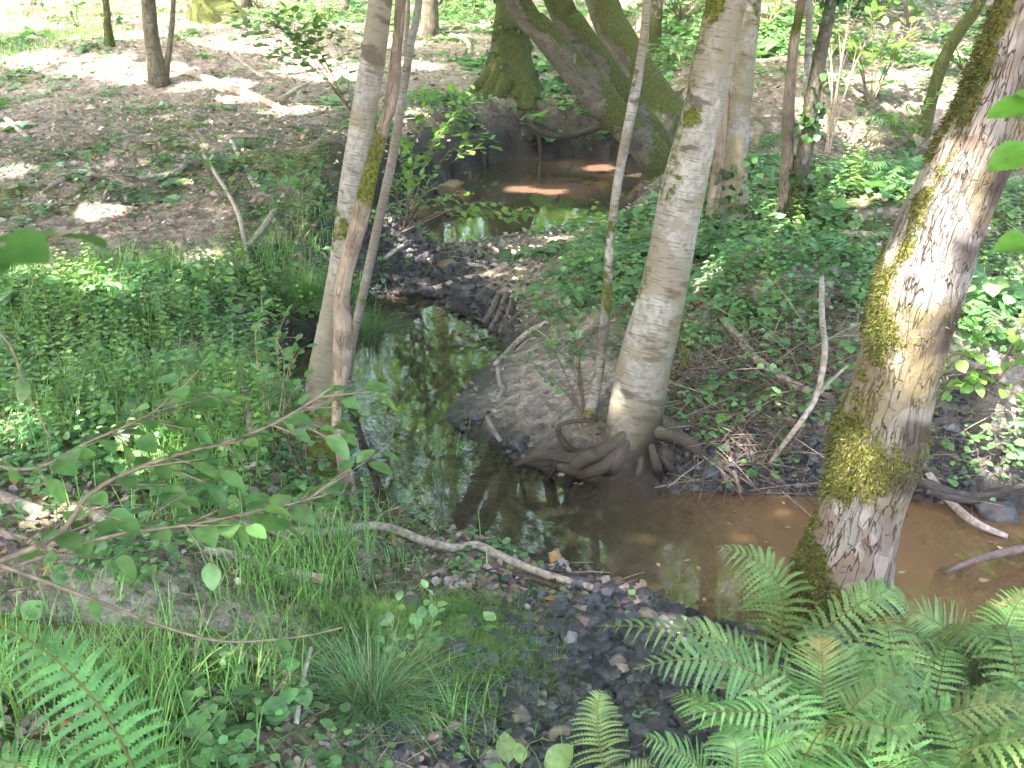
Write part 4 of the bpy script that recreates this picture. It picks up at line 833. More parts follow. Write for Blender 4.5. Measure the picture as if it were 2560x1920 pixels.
for k, pts in enumerate([
    [(1500, 905, 12, .3), (1535, 960, 12, .12), (1560, 1020, 10, 0), (1580, 1058, 8, -.1)], [(1590, 800, 10, .5), (1560, 880, 10, .3), (1570, 960, 11, .1), (1600, 1065, 8, -.1)],
    [(1650, 1080, 6, -.12), (1690, 1075, 7, -.1), (1770, 1020, 6, .05)], [(1600, 925, 12, .3), (1660, 920, 14, .25), (1720, 890, 12, .25), (1790, 880, 8, .3)],
    [(1620, 980, 10, .15), (1680, 970, 12, .15), (1760, 985, 10, .12)], [(1725, 1010, 8, .1), (1690, 1040, 7, 0), (1655, 1065, 6, -.1)], [(1450, 820, 22, .45), (1480, 780, 20, .5), (1470, 740, 16, .6)], [(1540, 860, 16, .4), (1500, 880, 16, .35), (1450, 890, 14, .3)]]):
    o = hang(None, pts, M_STICK if k < 6 else M_ROOT, "dead_twig", 7, .9 if k > 5 else 0, k+110, y0=y2)
    if k < 6:
        me = o.data; a = me.attributes["Col"]; n = len(me.vertices); a.data.foreach_set("color", np.tile(np.array([*((.24, .18, .14) if k % 2 else (.15, .12, .1)), 1], np.float32), n))
    tag(o, ["dead twig hanging to the water right of the birch roots", "tall bent dead twig in the middle of the bank tangle", "thin twig tips trailing over the water in the tangle", "grey drift stick lying high in the bank tangle", "dark stick lying low in the bank tangle", "short twig touching the water left of the thick tree", "mossy stub standing in the bank right of the birch", "mossy lying stick behind the birch foot"][k], "twig", "dead twigs tangled on the bank")

# ------------------------------------------------------------------ ferns
def frond_mesh(b, P0, P1, P2, width, n=26, m=9, col=(.135, .25, .08), droop=None, face=None):
    droop = R.uniform(.08, .5) if droop is None else droop; P1 = P1 + R.normal(0, .03, 3)
    t = np.linspace(0, 1, n+4); P = ((1-t)**2)[:, None]*P0 + (2*t*(1-t))[:, None]*P1 + (t**2)[:, None]*P2
    L = np.linalg.norm(np.diff(P, axis=0), axis=1).sum(); T = unit(np.gradient(P, axis=0))
    S = np.cross(T, np.array([0, 0, 1.0]) if face is None else unit(np.array([0, 0, .5])*(1 if face < 1 else .3) + .75*unit(CAM-P1))); S = np.where(np.linalg.norm(S, axis=1, keepdims=True) < .15, np.array([1.0, 0, 0]), S); S = unit(S); Nn = np.cross(S, T)
    tube(b, P, np.linspace(.0045, .0012, len(P))*(L/.6)**.5, 5, col=(.16, .15, .05), cap=False)
    k = np.arange(3, n+4); p = P[k]; s = (t[k]-t[3])/(1-t[3]); shape = np.clip((s+.10)**.45*(1-s)**.8*1.55, 0.02, 1.2)
    Lp = width*shape*R.uniform(.9, 1.08, len(k)); ang = np.radians(8 + 38*s)
    base = jit(col, 1, .2, .08)[0]; old = R.choice([0, 0, 0, .5, .9])
    for sg in (1, -1):
        an = ang[:, None] + R.normal(0, .05, (len(k), 1)); d = sg*S[k]*np.cos(an) + T[k]*np.sin(an) + Nn[k]*(R.normal(-.05, .10, (len(k), 1))); d = unit(d)
        e0 = unit(T[k] - d*np.sum(T[k]*d, 1, keepdims=True)); nn = unit(np.cross(d, e0))
        q = (np.arange(m)+.35)/m; pos = p[:, None] + d[:, None]*(Lp[:, None, None]*q[None, :, None]) - np.array([0, 0, 1.0])*(Lp[:, None]*droop*q[None]**2)[..., None]
        pl = np.minimum(Lp[:, None]*.14, L/n*.44)*((1-q[None])**.55+.12)*np.clip(1.0, 0, 1); w = Lp[:, None]/m*.52
        C = base[None]*np.exp(R.normal(0, .12, (len(k), 1)))
        tipw = (old*sstep(.55, 1., s))[:, None]; C = C*(1-tipw) + np.array([.26, .20, .07])*tipw
        qb = np.linspace(0, 1, 6); pb = p[:, None] + d[:, None]*(Lp[:, None, None]*qb[None, :, None]) - np.array([0, 0, 1.0])*(Lp[:, None]*droop*qb[None]**2)[..., None]
        hw = (np.minimum(Lp[:, None]*.14, L/n*.44)*.62*(1-qb[None])**.7*np.minimum(1, .4+qb[None]*4))[..., None]; eb = (unit(e0*.95 + d*.2)[:, None])
        Vb = np.stack([pb - eb*hw, pb, pb + eb*hw], 2); nb_ = 6; ii = np.arange(len(k))[:, None, None]*nb_*3; jj = np.arange(nb_-1)[None, :, None]*3; hh = np.arange(2)[None, None]
        q0 = ii+jj+hh; Fb = np.stack([q0, q0+1, q0+4, q0+3], 3).reshape(-1, 4); b.add(Vb.reshape(-1, 3), Fb if sg > 0 else Fb[:, ::-1], np.repeat(C, nb_*3, 0))
        for s2 in (1, -1):
            e = unit(e0*s2*.9 + d*.55)[:, None] + nn[:, None]*(.15)
            a = pos; c = pos + e*pl[..., None]; h = pos + e*(pl*.5)[..., None]; b1 = h + d[:, None]*w[..., None]; b2 = h - d[:, None]*w[..., None]*.8
            V = np.stack([a, b1, c, b2], 2).reshape(-1, 3); Fq = np.arange(len(V)).reshape(-1, 4)
            if s2*sg < 0: Fq = Fq[:, ::-1]
            b.add(V, Fq, np.repeat(C, m*4, 0))
FG = "ferns in the lower right corner"
def fern(label, base, fronds, width=.12, col=(.135, .25, .08), group=None, n=26, m=9, name="fern"):
    B = GR(*base) if len(base) == 2 else np.asarray(base); t = thing(name, label, "fern", B, group)
    for f in fronds:
        (u1, v1, d1), (u2, v2, d2) = f[:2]; w = 1.35*(f[2] if len(f) > 2 else width)
        P2_ = at_y(u2, v2, B[1]+d2); P1_ = at_y(u1, v1, B[1]+d1); P1_ = 2*P1_ - .5*(B+P2_)
        b = Buf(); frond_mesh(b, B+R.normal(0, .01, 3)*np.array([1, 1, 0]), P1_, P2_, w, n, m, col, face=.5); b.build("frond", M_FERN, t, smooth=False)
    return t
def rosette(label, B, nf, ln, width=.11, group=None, col=(.135, .25, .08), n=22, m=8, lift=.6, a0=None, spread=2*math.pi, name="fern"):
    t = thing(name, label, "fern", B, group)
    for k in range(nf):
        a = (R.uniform(0, 2*math.pi) if a0 is None else a0) + spread*(k/nf-.5) + R.normal(0, .2); L = ln*R.uniform(.75, 1.15); h = np.array([math.cos(a), math.sin(a), 0])
        P1_ = B + h*L*.45 + np.array([0, 0, L*lift*R.uniform(.8, 1.2)]); P2_ = B + h*L*.95 + np.array([0, 0, L*R.uniform(.1, .5)])
        b = Buf(); frond_mesh(b, np.array(B), P1_, P2_, width*L/ln, n, m, col); b.build("frond", M_FERN, t, smooth=False)
    return t
fern("tall fern arching left in front of the thick leaning trunk", (1625, 1500), [[(1700, 1290, -.05), (1545, 1180, .0), .16], [(1560, 1385, -.15), (1285, 1352, -.2), .13], [(1830, 1300, -.1), (1960, 1290, 0), .13]], n=24)
fern("upright fern before the foot of the thick trunk", (1770, 1640), [[(1780, 1500, 0), (1775, 1375, .05), .15], [(1640, 1450, -.05), (1370, 1445, -.15), .14], [(1880, 1500, 0), (2010, 1440, .1), .14], [(1700, 1560, -.1), (1480, 1540, -.25), .13], [(1860, 1580, -.1), (2000, 1560, -.15), .12]])
fern("fern standing upright alone on the stony shore at the bottom", (1318, 1760), [[(1310, 1610, 0), (1300, 1490, .04), .10], [(1330, 1700, -.1), (1420, 1640, -.1), .08]], n=24)
fern("sunlit fern reaching left over the water right of the thick trunk", (2120, 1330), [[(2010, 1255, 0), (1912, 1258, .05), .12], [(2040, 1215, .1), (1935, 1205, .15), .10], [(2180, 1250, .1), (2260, 1190, .2), .13]], col=(.14, .26, .10))
fern("fern spreading toward the right edge above the fern mass", (2150, 1480), [[(2040, 1370, .0), (1960, 1320, .05), .14], [(2170, 1350, 0), (2230, 1270, .1), .14], [(2060, 1420, -.1), (1930, 1400, -.15), .12], [(2220, 1420, -.1), (2330, 1370, -.1), .13]])
fern("fern spraying low across the bottom edge", (1560, 1760), [[(1520, 1640, 0), (1390, 1590, -.05), .12], [(1640, 1640, 0), (1720, 1600, -.05), .12], [(1560, 1620, 0), (1560, 1560, .1), .11]])
spots = [(1900, 1640), (2010, 1560), (2080, 1620), (2200, 1570), (1960, 1700), (2070, 1720), (2180, 1730), (1700, 1740), (1830, 1750), (2280, 1650), (2270, 1510), (2000, 1790), (2130, 1830)]
wh = ["just right of the thick trunk foot", "behind the stones right of the trunk", "in the middle of the fern mass", "near the right edge, upper row", "low in the fern mass under the trunk", "low in the middle of the fern mass", "low near the right edge", "at the bottom edge below the upright fern", "at the bottom edge right of the upright fern", "cut by the right edge, lower", "cut by the right edge, upper", "cut by the bottom edge, middle", "cut by the bottom edge, far right"]
for k, (u, v) in enumerate(spots):
    rosette("soft green fern " + wh[k], GR(u, v), 6 if k < 9 else 5, R.uniform(.42, .56), .17, FG, n=17)
fern("large fern drooping in the bottom left corner close to the lens", (330, 1800), [[(190, 1490, .04), (-50, 1330, .12), .15], [(80, 1680, .0), (-120, 1620, .1), .12]], n=20, m=11, col=(.10, .21, .075))
for k, (u, v, nf, L, w, lab) in enumerate([(1470, 560, 7, .55, .12, "fern in the herbs behind the stout birch"), (1350, 590, 6, .45, .1, "small fern between sapling and stout birch"), (1980, 320, 7, .75, .16, "blue green fern beside the crooked mossy tree"), (1960, 400, 6, .6, .14, "fern in the herbs left of the thick trunk"),
                                        (1190, 690, 5, .3, .08, "pale small fern beside the stick bundle"), (2120, 700, 6, .45, .1, "fern on the bank right of the thick trunk"), (1640, 330, 6, .6, .14, "fern behind the blotchy birch"), (1430, 640, 5, .4, .09, "fern touching the left side of the stout birch"), (2200, 470, 6, .6, .14, "fern at the right edge behind the thick trunk"), (1840, 560, 5, .35, .09, "little fern on the plateau left of the thick trunk"), (1470, 140, 6, .8, .18, "fern on the far litter behind the sapling"), (1250, 660, 5, .35, .09, "fern left of the sapling over the gravel edge")]):
    rosette(lab, GR(u, v), nf, L, w, None, n=16, m=6, col=(.115, .245, .10))

# ------------------------------------------------------------------ shrubs and leafy twigs
def leafy(b_st, b_lf, P, r0, size, every, tpl=OV, col=(.08, .19, .035), stem=(.16, .12, .08), side=.35, hang_=.15, start=.15, jitter=1.0, sides=6):
    q = spline(P, .02 if size < .05 else .03); n = len(q)
    tube(b_st, q, np.linspace(r0, r0*.3, n), sides, col=stem, cap=False, lump=.1, seed=int(abs(P[0][0])*100) % 50)
    s = np.concatenate([[0], np.cumsum(np.linalg.norm(np.diff(q, axis=0), axis=1))]); L = s[-1]
    k = np.arange(L*start, L+.001, every*1.0); m = len(k)
    if m == 0: return
    k = np.clip(k + R.normal(0, every*.2, m), 0, L); p = np.stack([np.interp(k, s, q[:, i]) for i in range(3)], 1)
    T = unit(np.stack([np.interp(k, s, np.gradient(q, axis=0)[:, i]) for i in range(3)], 1)); S = unit(np.cross(T, [0, 0, 1.0])+1e-6)
    sg = np.where(np.arange(m) % 2, 1, -1)[:, None]*1.0; sg[-1] = 0
    d = unit(S*sg + T*.75 + np.array([0, 0, -hang_]) + R.normal(0, .22*jitter, (m, 3))); nr = unit(np.array([0, 0, 1.0]) + R.normal(0, .28*jitter, (m, 3)))
    scatter(b_lf, tpl[0], tpl[1], p + d*size*.12, basis(d, nr), size*hv(m, .65, 1.2), jit(col, m, .2, .07))
def bush(name, label, base, tips, size=.07, every=.05, r0=.006, tpl=OV, col=(.08, .19, .035), group=None, cat="shrub", stem=(.16, .12, .08), twigs=3, sag=.0, hang_=.15):
    """tips: (u, v, dy) ends of the stems"""
    B = GR(*base) if len(base) == 2 else np.asarray(base, float); t = thing(name, label, cat, B, group); bs, bl = Buf(), Buf()
    for u, v, dy in tips:
        E = at_y(u, v, B[1]+dy); Mid = .5*(B+E) + np.array([0, 0, .18*np.linalg.norm(E-B)]) + R.normal(0, .03, 3)
        P = np.array([B + R.normal(0, .015, 3)*np.array([1, 1, 0]), Mid, E]); leafy(bs, bl, P, r0, size, every, tpl, col, stem, start=.4, hang_=hang_)
        L = np.linalg.norm(E-B)
        for k in range(twigs):
            f = R.uniform(.45, .9); a = (1-f)**2*P[0]+2*f*(1-f)*P[1]+f*f*P[2]; e = a + (E-B)/L*L*.18 + R.normal(0, 1, 3)*np.array([.16, .16, .08])*L*.6
            leafy(bs, bl, np.array([a, (a+e)/2+[0, 0, .02], e]), r0*.5, size*.9, every, tpl, col, stem, start=.2, hang_=hang_)
    bs.build("stem", M_STICK, t); bl.build("foliage", M_LEAF, t); return t
BRT = (.135, .27, .05)
bush("hazel_sapling", "bright leaved sapling behind the pole tree at the far bank", (880, 480), [(930, 215, .1), (1030, 215, .2), (980, 250, 0), (1050, 300, .1), (900, 330, -.1), (850, 280, .1)], .095, .05, col=BRT, twigs=6)
bush("hazel_sapling", "leafy bough hanging over the far pool edge", (870, 500), [(980, 430, .0), (900, 390, -.1), (940, 400, .1), (850, 390, .1), (1060, 460, -.1), (1160, 470, -.15)], .085, .05, col=BRT, twigs=7)
bush("bramble_bush", "leafy low bush left of the slim birch", (650, 520), [(620, 350, .2), (700, 360, .1), (560, 350, .2), (740, 450, 0), (650, 430, -.1), (600, 420, 0), (700, 320, .3)], .075, .05, col=(.11, .24, .085), twigs=6)
bush("leafy_seedling", "few pale leaves on a thin stem over the left moss", (480, 440), [(330, 265, .2), (410, 270, .1), (540, 330, .1), (640, 330, .2)], .085, .08, col=BRT, twigs=1)
bush("overhanging_twig", "leafy twigs across the top edge left of the slim birch", (760, 240), [(480, 30, -1.), (560, 20, -.8), (600, 60, -.6), (700, 50, -.4), (560, 120, -1), (640, 40, -1.0), (520, 60, -.5)], .13, .07, col=(.12, .26, .06), twigs=5)
bush("tall_herb", "tall leafy stems growing from the left bank in front of the birch", (590, 960), [(590, 720, 0), (560, 790, -.05), (640, 760, .05), (600, 840, -.05), (570, 660, .05), (650, 830, 0)], .07, .05, col=(.12, .25, .085), stem=(.2, .17, .1), twigs=3)
bush("low_bush", "leafy sprig at the grassy bank tip below the slim birch", (660, 1030), [(560, 990, -.05), (620, 960, 0), (700, 1000, -.05), (650, 900, 0), (600, 1020, -.1)], .055, .035, col=(.10, .21, .085), twigs=5)
bush("spindly_shrub", "spindly thin stemmed shrub left of the sapling on the mud", (1262, 900), [(1195, 690, .1), (1225, 660, .15), (1240, 720, .1), (1210, 760, 0), (1255, 640, .2), (1180, 640, .2), (1100, 770, -.1), (1130, 690, .1)], .06, .055, r0=.005, col=(.12, .25, .09), twigs=3, stem=(.13, .09, .07))
bush("young_shrub", "leafy bush on the bank right of the thick trunk", (2150, 830), [(2060, 780, -.2), (2100, 700, 0), (2190, 740, 0), (2090, 850, -.2), (2210, 680, .1), (2050, 850, -.2), (2200, 860, -.2)], .09, .06, col=BRT, twigs=3)
bush("sunlit_shrub", "white lit leafy shrub on the far slope near the top edge", (1880, 230), [(1880, 25, 0), (1930, 60, .1), (1800, 60, .2), (1960, 90, 0), (1850, 110, -.2), (1780, 20, .3), (1990, 40, .2)], .15, .12, col=BRT, twigs=3, r0=.012)
bush("young_shrub", "green seedling bush beside the crooked mossy far tree", (1960, 330), [(1950, 220, 0), (1990, 230, 0), (1920, 260, 0), (1985, 270, -.2), (2030, 200, .2)], .1, .08, col=BRT)
bush("dead_twig_shrub", "bare arching twigs beside the ivy wrapped tree", (1790, 330), [(1830, 60, .2), (1790, 100, .3), (1870, 90, .1), (1840, 0, .1), (1760, 180, .2)], .03, .5, r0=.014, stem=(.36, .28, .2), twigs=4)
bush("bramble", "bramble shoots with light green leaflets before the mossy turf", (880, 1500), [(940, 1290, .05), (905, 1340, 0), (840, 1330, -.02), (820, 1390, -.05), (930, 1380, 0)], .05, .04, tpl=SER, col=(.16, .30, .12), r0=.003, stem=(.2, .22, .08), twigs=3)
bush("broad_leaf_plant", "big leaved pale green plant at the bottom edge", (1130, 1735), [(1050, 1555, .05), (1125, 1590, 0), (1200, 1600, 0), (1080, 1600, -.05), (1170, 1650, -.05)], .10, .2, tpl=BIG, col=(.17, .31, .08), r0=.003, stem=(.15, .22, .06), twigs=0)
bush("low_bush", "leafy runner over the shore grass above the long pale branch", (760, 1130), [(800, 1100, 0), (860, 1130, -.05), (700, 1110, 0), (940, 1150, -.05), (1000, 1175, -.05)], .05, .04, col=(.09, .2, .06), twigs=2)
bush("low_bush", "leafy sprig on the bank tangle left of the thick trunk", (1640, 1000), [(1660, 985, 0), (1700, 970, 0), (1500, 890, .2), (1560, 850, .3), (1720, 900, .2)], .05, .05, col=(.07, .18, .05), twigs=1)
# alder bush reaching in from the left, close to the lens
AX = np.array([-1.65, 1.75, .95]); AX[2] = float(hgt(AX[0], AX[1])[0])
ald = thing("alder_bush", "alder branches with serrated leaves reaching in from the left edge", "shrub", AX); bs, bl = Buf(), Buf()
def near(pts, y): return np.array([at_y(u, v, y+dy) for u, v, dy in pts])
for pts, r0, sz, side_ in [
    ([(-250, 1300, -.1), (100, 1170, 0), (190, 1070, .05), (300, 1010, .08), (430, 970, .1), (520, 945, .12), (620, 900, .15), (720, 835, .2)], .0085, .068, 1),
    ([(-250, 1330, -.1), (0, 1235, 0), (230, 1160, .0), (400, 1135, .0), (560, 1105, .02), (700, 1070, .05)], .0065, .066, 1),
    ([(-200, 1150, -.1), (40, 1235, -.05), (200, 1295, 0), (330, 1345, .05), (480, 1385, .05), (650, 1375, .1), (740, 1355, .12)], .006, .06, 0),
    ([(-200, 900, -.1), (-20, 1000, 0), (80, 1010, 0), (180, 960, .05), (330, 890, .08), (430, 800, .1)], .005, .066, 1),
    ([(-150, 700, 0), (0, 720, 0), (60, 850, .02), (110, 950, 0)], .004, .06, 0)]:
    P = near(pts, 2.1); leafy(bs, bl, P, r0, sz*.92, .045 if side_ else .16, SER, (.095, .20, .06), (.15, .125, .09), start=.3, hang_=.1)
    if side_:
        q = spline(P, .03)
        for k in range(18):
            i = int(len(q)*R.uniform(.3, .97)); a = q[i]; e = a + np.array([R.uniform(.02, .16), R.uniform(-.10, .16), R.uniform(-.07, .06)])
            leafy(bs, bl, np.array([a, (a+e)/2, e]), r0*.35, sz*.92, .045, SER, (.095, .20, .06), (.15, .125, .09), start=.5)
S_ = np.array([AX, AX + [0, .1, .4], at_y(-250, 1300, 2.0)]); tube(bs, spline(S_, .05), np.linspace(.014, .0085, len(spline(S_, .05))), 8, col=(.17, .14, .1))
for (u, v) in [(-250, 1330), (-200, 1150), (-200, 900), (-150, 700)]:
    S_ = np.array([AX + [0, 0, .1], .5*(AX+at_y(u, v, 2.0)) + [-.1, 0, .1], at_y(u, v, 2.0)]); q = spline(S_, .05); tube(bs, q, np.linspace(.012, .006, len(q)), 7, col=(.17, .14, .1))
bs.build("stem", M_STICK, ald); bl.build("foliage", M_LEAF, ald)
def sprig(name, label, y, tw, leaves, tpl, col, r0=.003):
    P = near(tw, y); B = P[0]; t = thing(name, label, "twig", B); bs, bl = Buf(), Buf(); q = spline(P, .02); tube(bs, q, np.linspace(r0, r0*.5, len(q)), 6, col=(.15, .13, .07))
    for (u, v, dy), (u2, v2, dy2), roll in leaves:
        a, e = at_y(u, v, y+dy), at_y(u2, v2, y+dy2); L = np.linalg.norm(e-a); nr = unit(np.array([roll, -.5, 1.0]))
        scatter(bl, tpl[0], tpl[1], a[None], basis(unit(e-a)[None], nr[None]), np.array([L]), np.array([col]))
    bs.build("stem", M_STICK, t); bl.build("foliage", M_LEAF, t)
sprig("near_twig", "blurred leaf twig close to the lens at the left edge", .8, [(-400, 420, .1), (-120, 520, 0), (60, 525, 0), (180, 490, .02)], [((-30, 530, 0), (90, 535, -.03), .2), ((95, 510, 0), (228, 505, .05), -.3), ((0, 540, 0), (-60, 600, -.05), .1)], BIG, (.055, .14, .03))
sprig("near_twig", "bright green leaf twig at the right edge before the thick trunk", 2.0, [(2420, 200, .1), (2300, 330, 0), (2240, 330, 0), (2230, 560, 0)], [((2235, 320, 0), (2142, 352, -.03), .2), ((2240, 225, 0), (2135, 238, 0), .2), ((2235, 520, 0), (2155, 528, -.02), .1), ((2250, 300, 0), (2215, 250, .02), .3), ((2250, 215, 0), (2200, 195, .0), -.3)], SER, (.09, .22, .03))
# brush at the top of the picture
for k, (u, v, L, lab) in enumerate([(60, 40, 1.2, "sunlit brush in the far left corner"), (560, 20, .9, "green brush right of the broad mossy trunk"), (930, 60, .9, "green bush behind the grey pole tree"), (1020, 40, 1.0, "green bush left of the mossy buttressed tree"), (1470, 40, 1.0, "yellow green bush behind the lichen sapling"), (1660, 50, .9, "green bush between blotchy birch and snag"), (1780, 50, .8, "low bush behind the ivy wrapped tree"), (1960, 60, .9, "dark bush on the far slope left of the crooked tree"), (2080, 150, .7, "low bush beside the thick trunk on the far slope"), (680, 60, .6, "low brush under the overhanging twigs"), (1500, 130, .5, "small low bush on the far litter behind the sapling"), (170, 60, .7, "brush left of the slim far tree"), (1840, 130, .6, "low bush amid shaded litter on the far slope"), (400, 30, .7, "brush left of the broad mossy trunk")]):
    g = GR(u, v); bush("brush_bush", lab, tuple(g), [(u+R.normal(0, 55), v - R.uniform(10, 90)*L, R.normal(0, .5)) for _ in range(7)], .13, .11, r0=.01, col=(.085, .19, .04), twigs=4)

# ------------------------------------------------------------------ stuff: gravel, litter, herbs, grass, moss
def wedge(n, r0, r1, ang=29, pw=1.5):
    """random ground spots, density falling with distance"""
    u = R.uniform(0, 1, n); e = 2-pw
    r = (r0**e + u*(r1**e-r0**e))**(1/e); a = np.radians(R.uniform(-ang, ang, n)); return r*np.sin(a), r*np.cos(a)
def dry(X, Y, lo=.02):
    z, sd, H_ = hgt(X, Y, True); return z, sd, sd > lo

def ico():
    t = (1+5**.5)/2; V = np.array([[-1, t, 0], [1, t, 0], [-1, -t, 0], [1, -t, 0], [0, -1, t], [0, 1, t], [0, -1, -t], [0, 1, -t], [t, 0, -1], [t, 0, 1], [-t, 0, -1], [-t, 0, 1]])
    F = np.array([[0, 11, 5], [0, 5, 1], [0, 1, 7], [0, 7, 10], [0, 10, 11], [1, 5, 9], [5, 11, 4], [11, 10, 2], [10, 7, 6], [7, 1, 8], [3, 9, 4], [3, 4, 2], [3, 2, 6], [3, 6, 8], [3, 8, 9], [4, 9, 5], [2, 4, 11], [6, 2, 10], [8, 6, 7], [9, 8, 1]])
    return unit(V), F
def subdiv(V, F):
    V = list(map(tuple, V)); c = {}; out = []
    def mid(a, b):
        k = (min(a, b), max(a, b))
        if k not in c: V.append(tuple(unit(np.array(V[a])+np.array(V[b])))); c[k] = len(V)-1
        return c[k]
    for a, b, d in F:
        x, y, z = mid(a, b), mid(b, d), mid(d, a); out += [[a, x, z], [b, y, x], [d, z, y], [x, y, z]]
    return np.array(V), np.array(out)
I0 = ico(); I1 = subdiv(*I0); I2 = subdiv(*I1)
def rock(V, seed): return V*(1 + (fbm(V*1.5+seed*7, seed, 3)-.5)*1.7)[:, None]*np.array([1, .85, .9])
def gravel():
    b = Buf(); n = 120000; X, Y = wedge(n, 3.0, 7.5, 24, 1.0); g = field(GRAVEL, X, Y); z, sd, ok = dry(X, Y, -.12)
    k = ok & (R.uniform(0, 1, n) < g*.85) ; X, Y, z = X[k], Y[k], z[k]; n = len(X)
    for v in range(5):
        s = slice(v, n, 5); m = len(X[s]); a = R.uniform(0, 6.28, m); M = np.zeros((m, 3, 3)); M[:, 0, 0] = np.cos(a); M[:, 0, 1] = -np.sin(a); M[:, 1, 0] = np.sin(a); M[:, 1, 1] = np.cos(a); M[:, 2, 2] = .65
        sc = np.clip(np.exp(R.normal(math.log(.0125), .6, m)), .005, .055)
        col = jit((.038, .039, .043), m, .5, .05); br = R.uniform(0, 1, m) < .08; col[br] = jit((.15, .115, .095), int(br.sum()), .3, .06)
        scatter(b, rock(I1[0], v+1), I1[1], np.stack([X[s], Y[s], z[s]+sc*.3], 1), M, sc, col)
    X, Y = wedge(40000, 7.2, 12.5, 20, 1.0); g = field(GRAVEL, X, Y); z, sd, ok = dry(X, Y, -.15); k = ok & (R.uniform(0, 1, len(X)) < g*.9); X, Y, z = X[k], Y[k], z[k]; m = len(X)
    a = R.uniform(0, 6.28, m); M = np.zeros((m, 3, 3)); M[:, 0, 0] = np.cos(a); M[:, 0, 1] = -np.sin(a); M[:, 1, 0] = np.sin(a); M[:, 1, 1] = np.cos(a); M[:, 2, 2] = .7
    sc = np.clip(np.exp(R.normal(math.log(.017), .6, m)), .006, .08); scatter(b, rock(I1[0], 9), I1[1], np.stack([X, Y, z+sc*.25], 1), M, sc, jit((.035, .032, .034), m, .35, .05))
    tag(b.build("gravel", M_STONE, smooth=False), "dark wet gravel on the stream shores", "gravel", kind="stuff")
gravel()
def stones():
    L = [(1565, 1395, .075, "largest dark stone on the shore left of the thick trunk"), (1480, 1570, .06, "dark stone low on the gravel near the bottom ferns"), (1450, 1600, .05, "dark stone at the bottom of the gravel"), (1915, 1415, .06, "wet black stone right of the thick trunk foot"), (1925, 1445, .05, "black stone just below the wet one by the trunk"), (1870, 1460, .05, "black stone against the thick trunk foot"),
         (2150, 1125, .11, "round dark boulder in the water near the right edge"), (968, 578, .09, "mossy brown stone on the black gravel bar"), (1400, 1530, .045, "dark stone in the middle of the lower gravel"), (1350, 1560, .04, "small dark stone left in the lower gravel"), (1500, 1470, .04, "dark stone between gravel and arching fern"), (1270, 1350, .035, "small stone at the top of the lower gravel"), (1640, 1430, .05, "dark stone below the largest shore stone"), (1050, 640, .07, "dark stone beside the stick bundle"), (1010, 625, .06, "flat dark stone on the pool edge of the gravel bar"), (975, 655, .06, "dark stone standing in the shallow pool"),
         (830, 600, .06, "black stone beside the pole tree"), (900, 610, .05, "black stone near the driftwood branch")]
    for k, (u, v, s, lab) in enumerate(L):
        g = GR(u, v); V = rock(I2[0], k+20)*np.array([s, s*R.uniform(.8, 1.1), s*.7]); V = V + np.array([g[0], g[1], max(g[2], -.02)+s*.25]); b = Buf()
        b.add(V, I2[1], (.055, .05, .052) if k != 7 else (.12, .10, .055)); tag(b.build("stone", M_STONE), lab, "stone", "stones on the gravel shores")
stones()

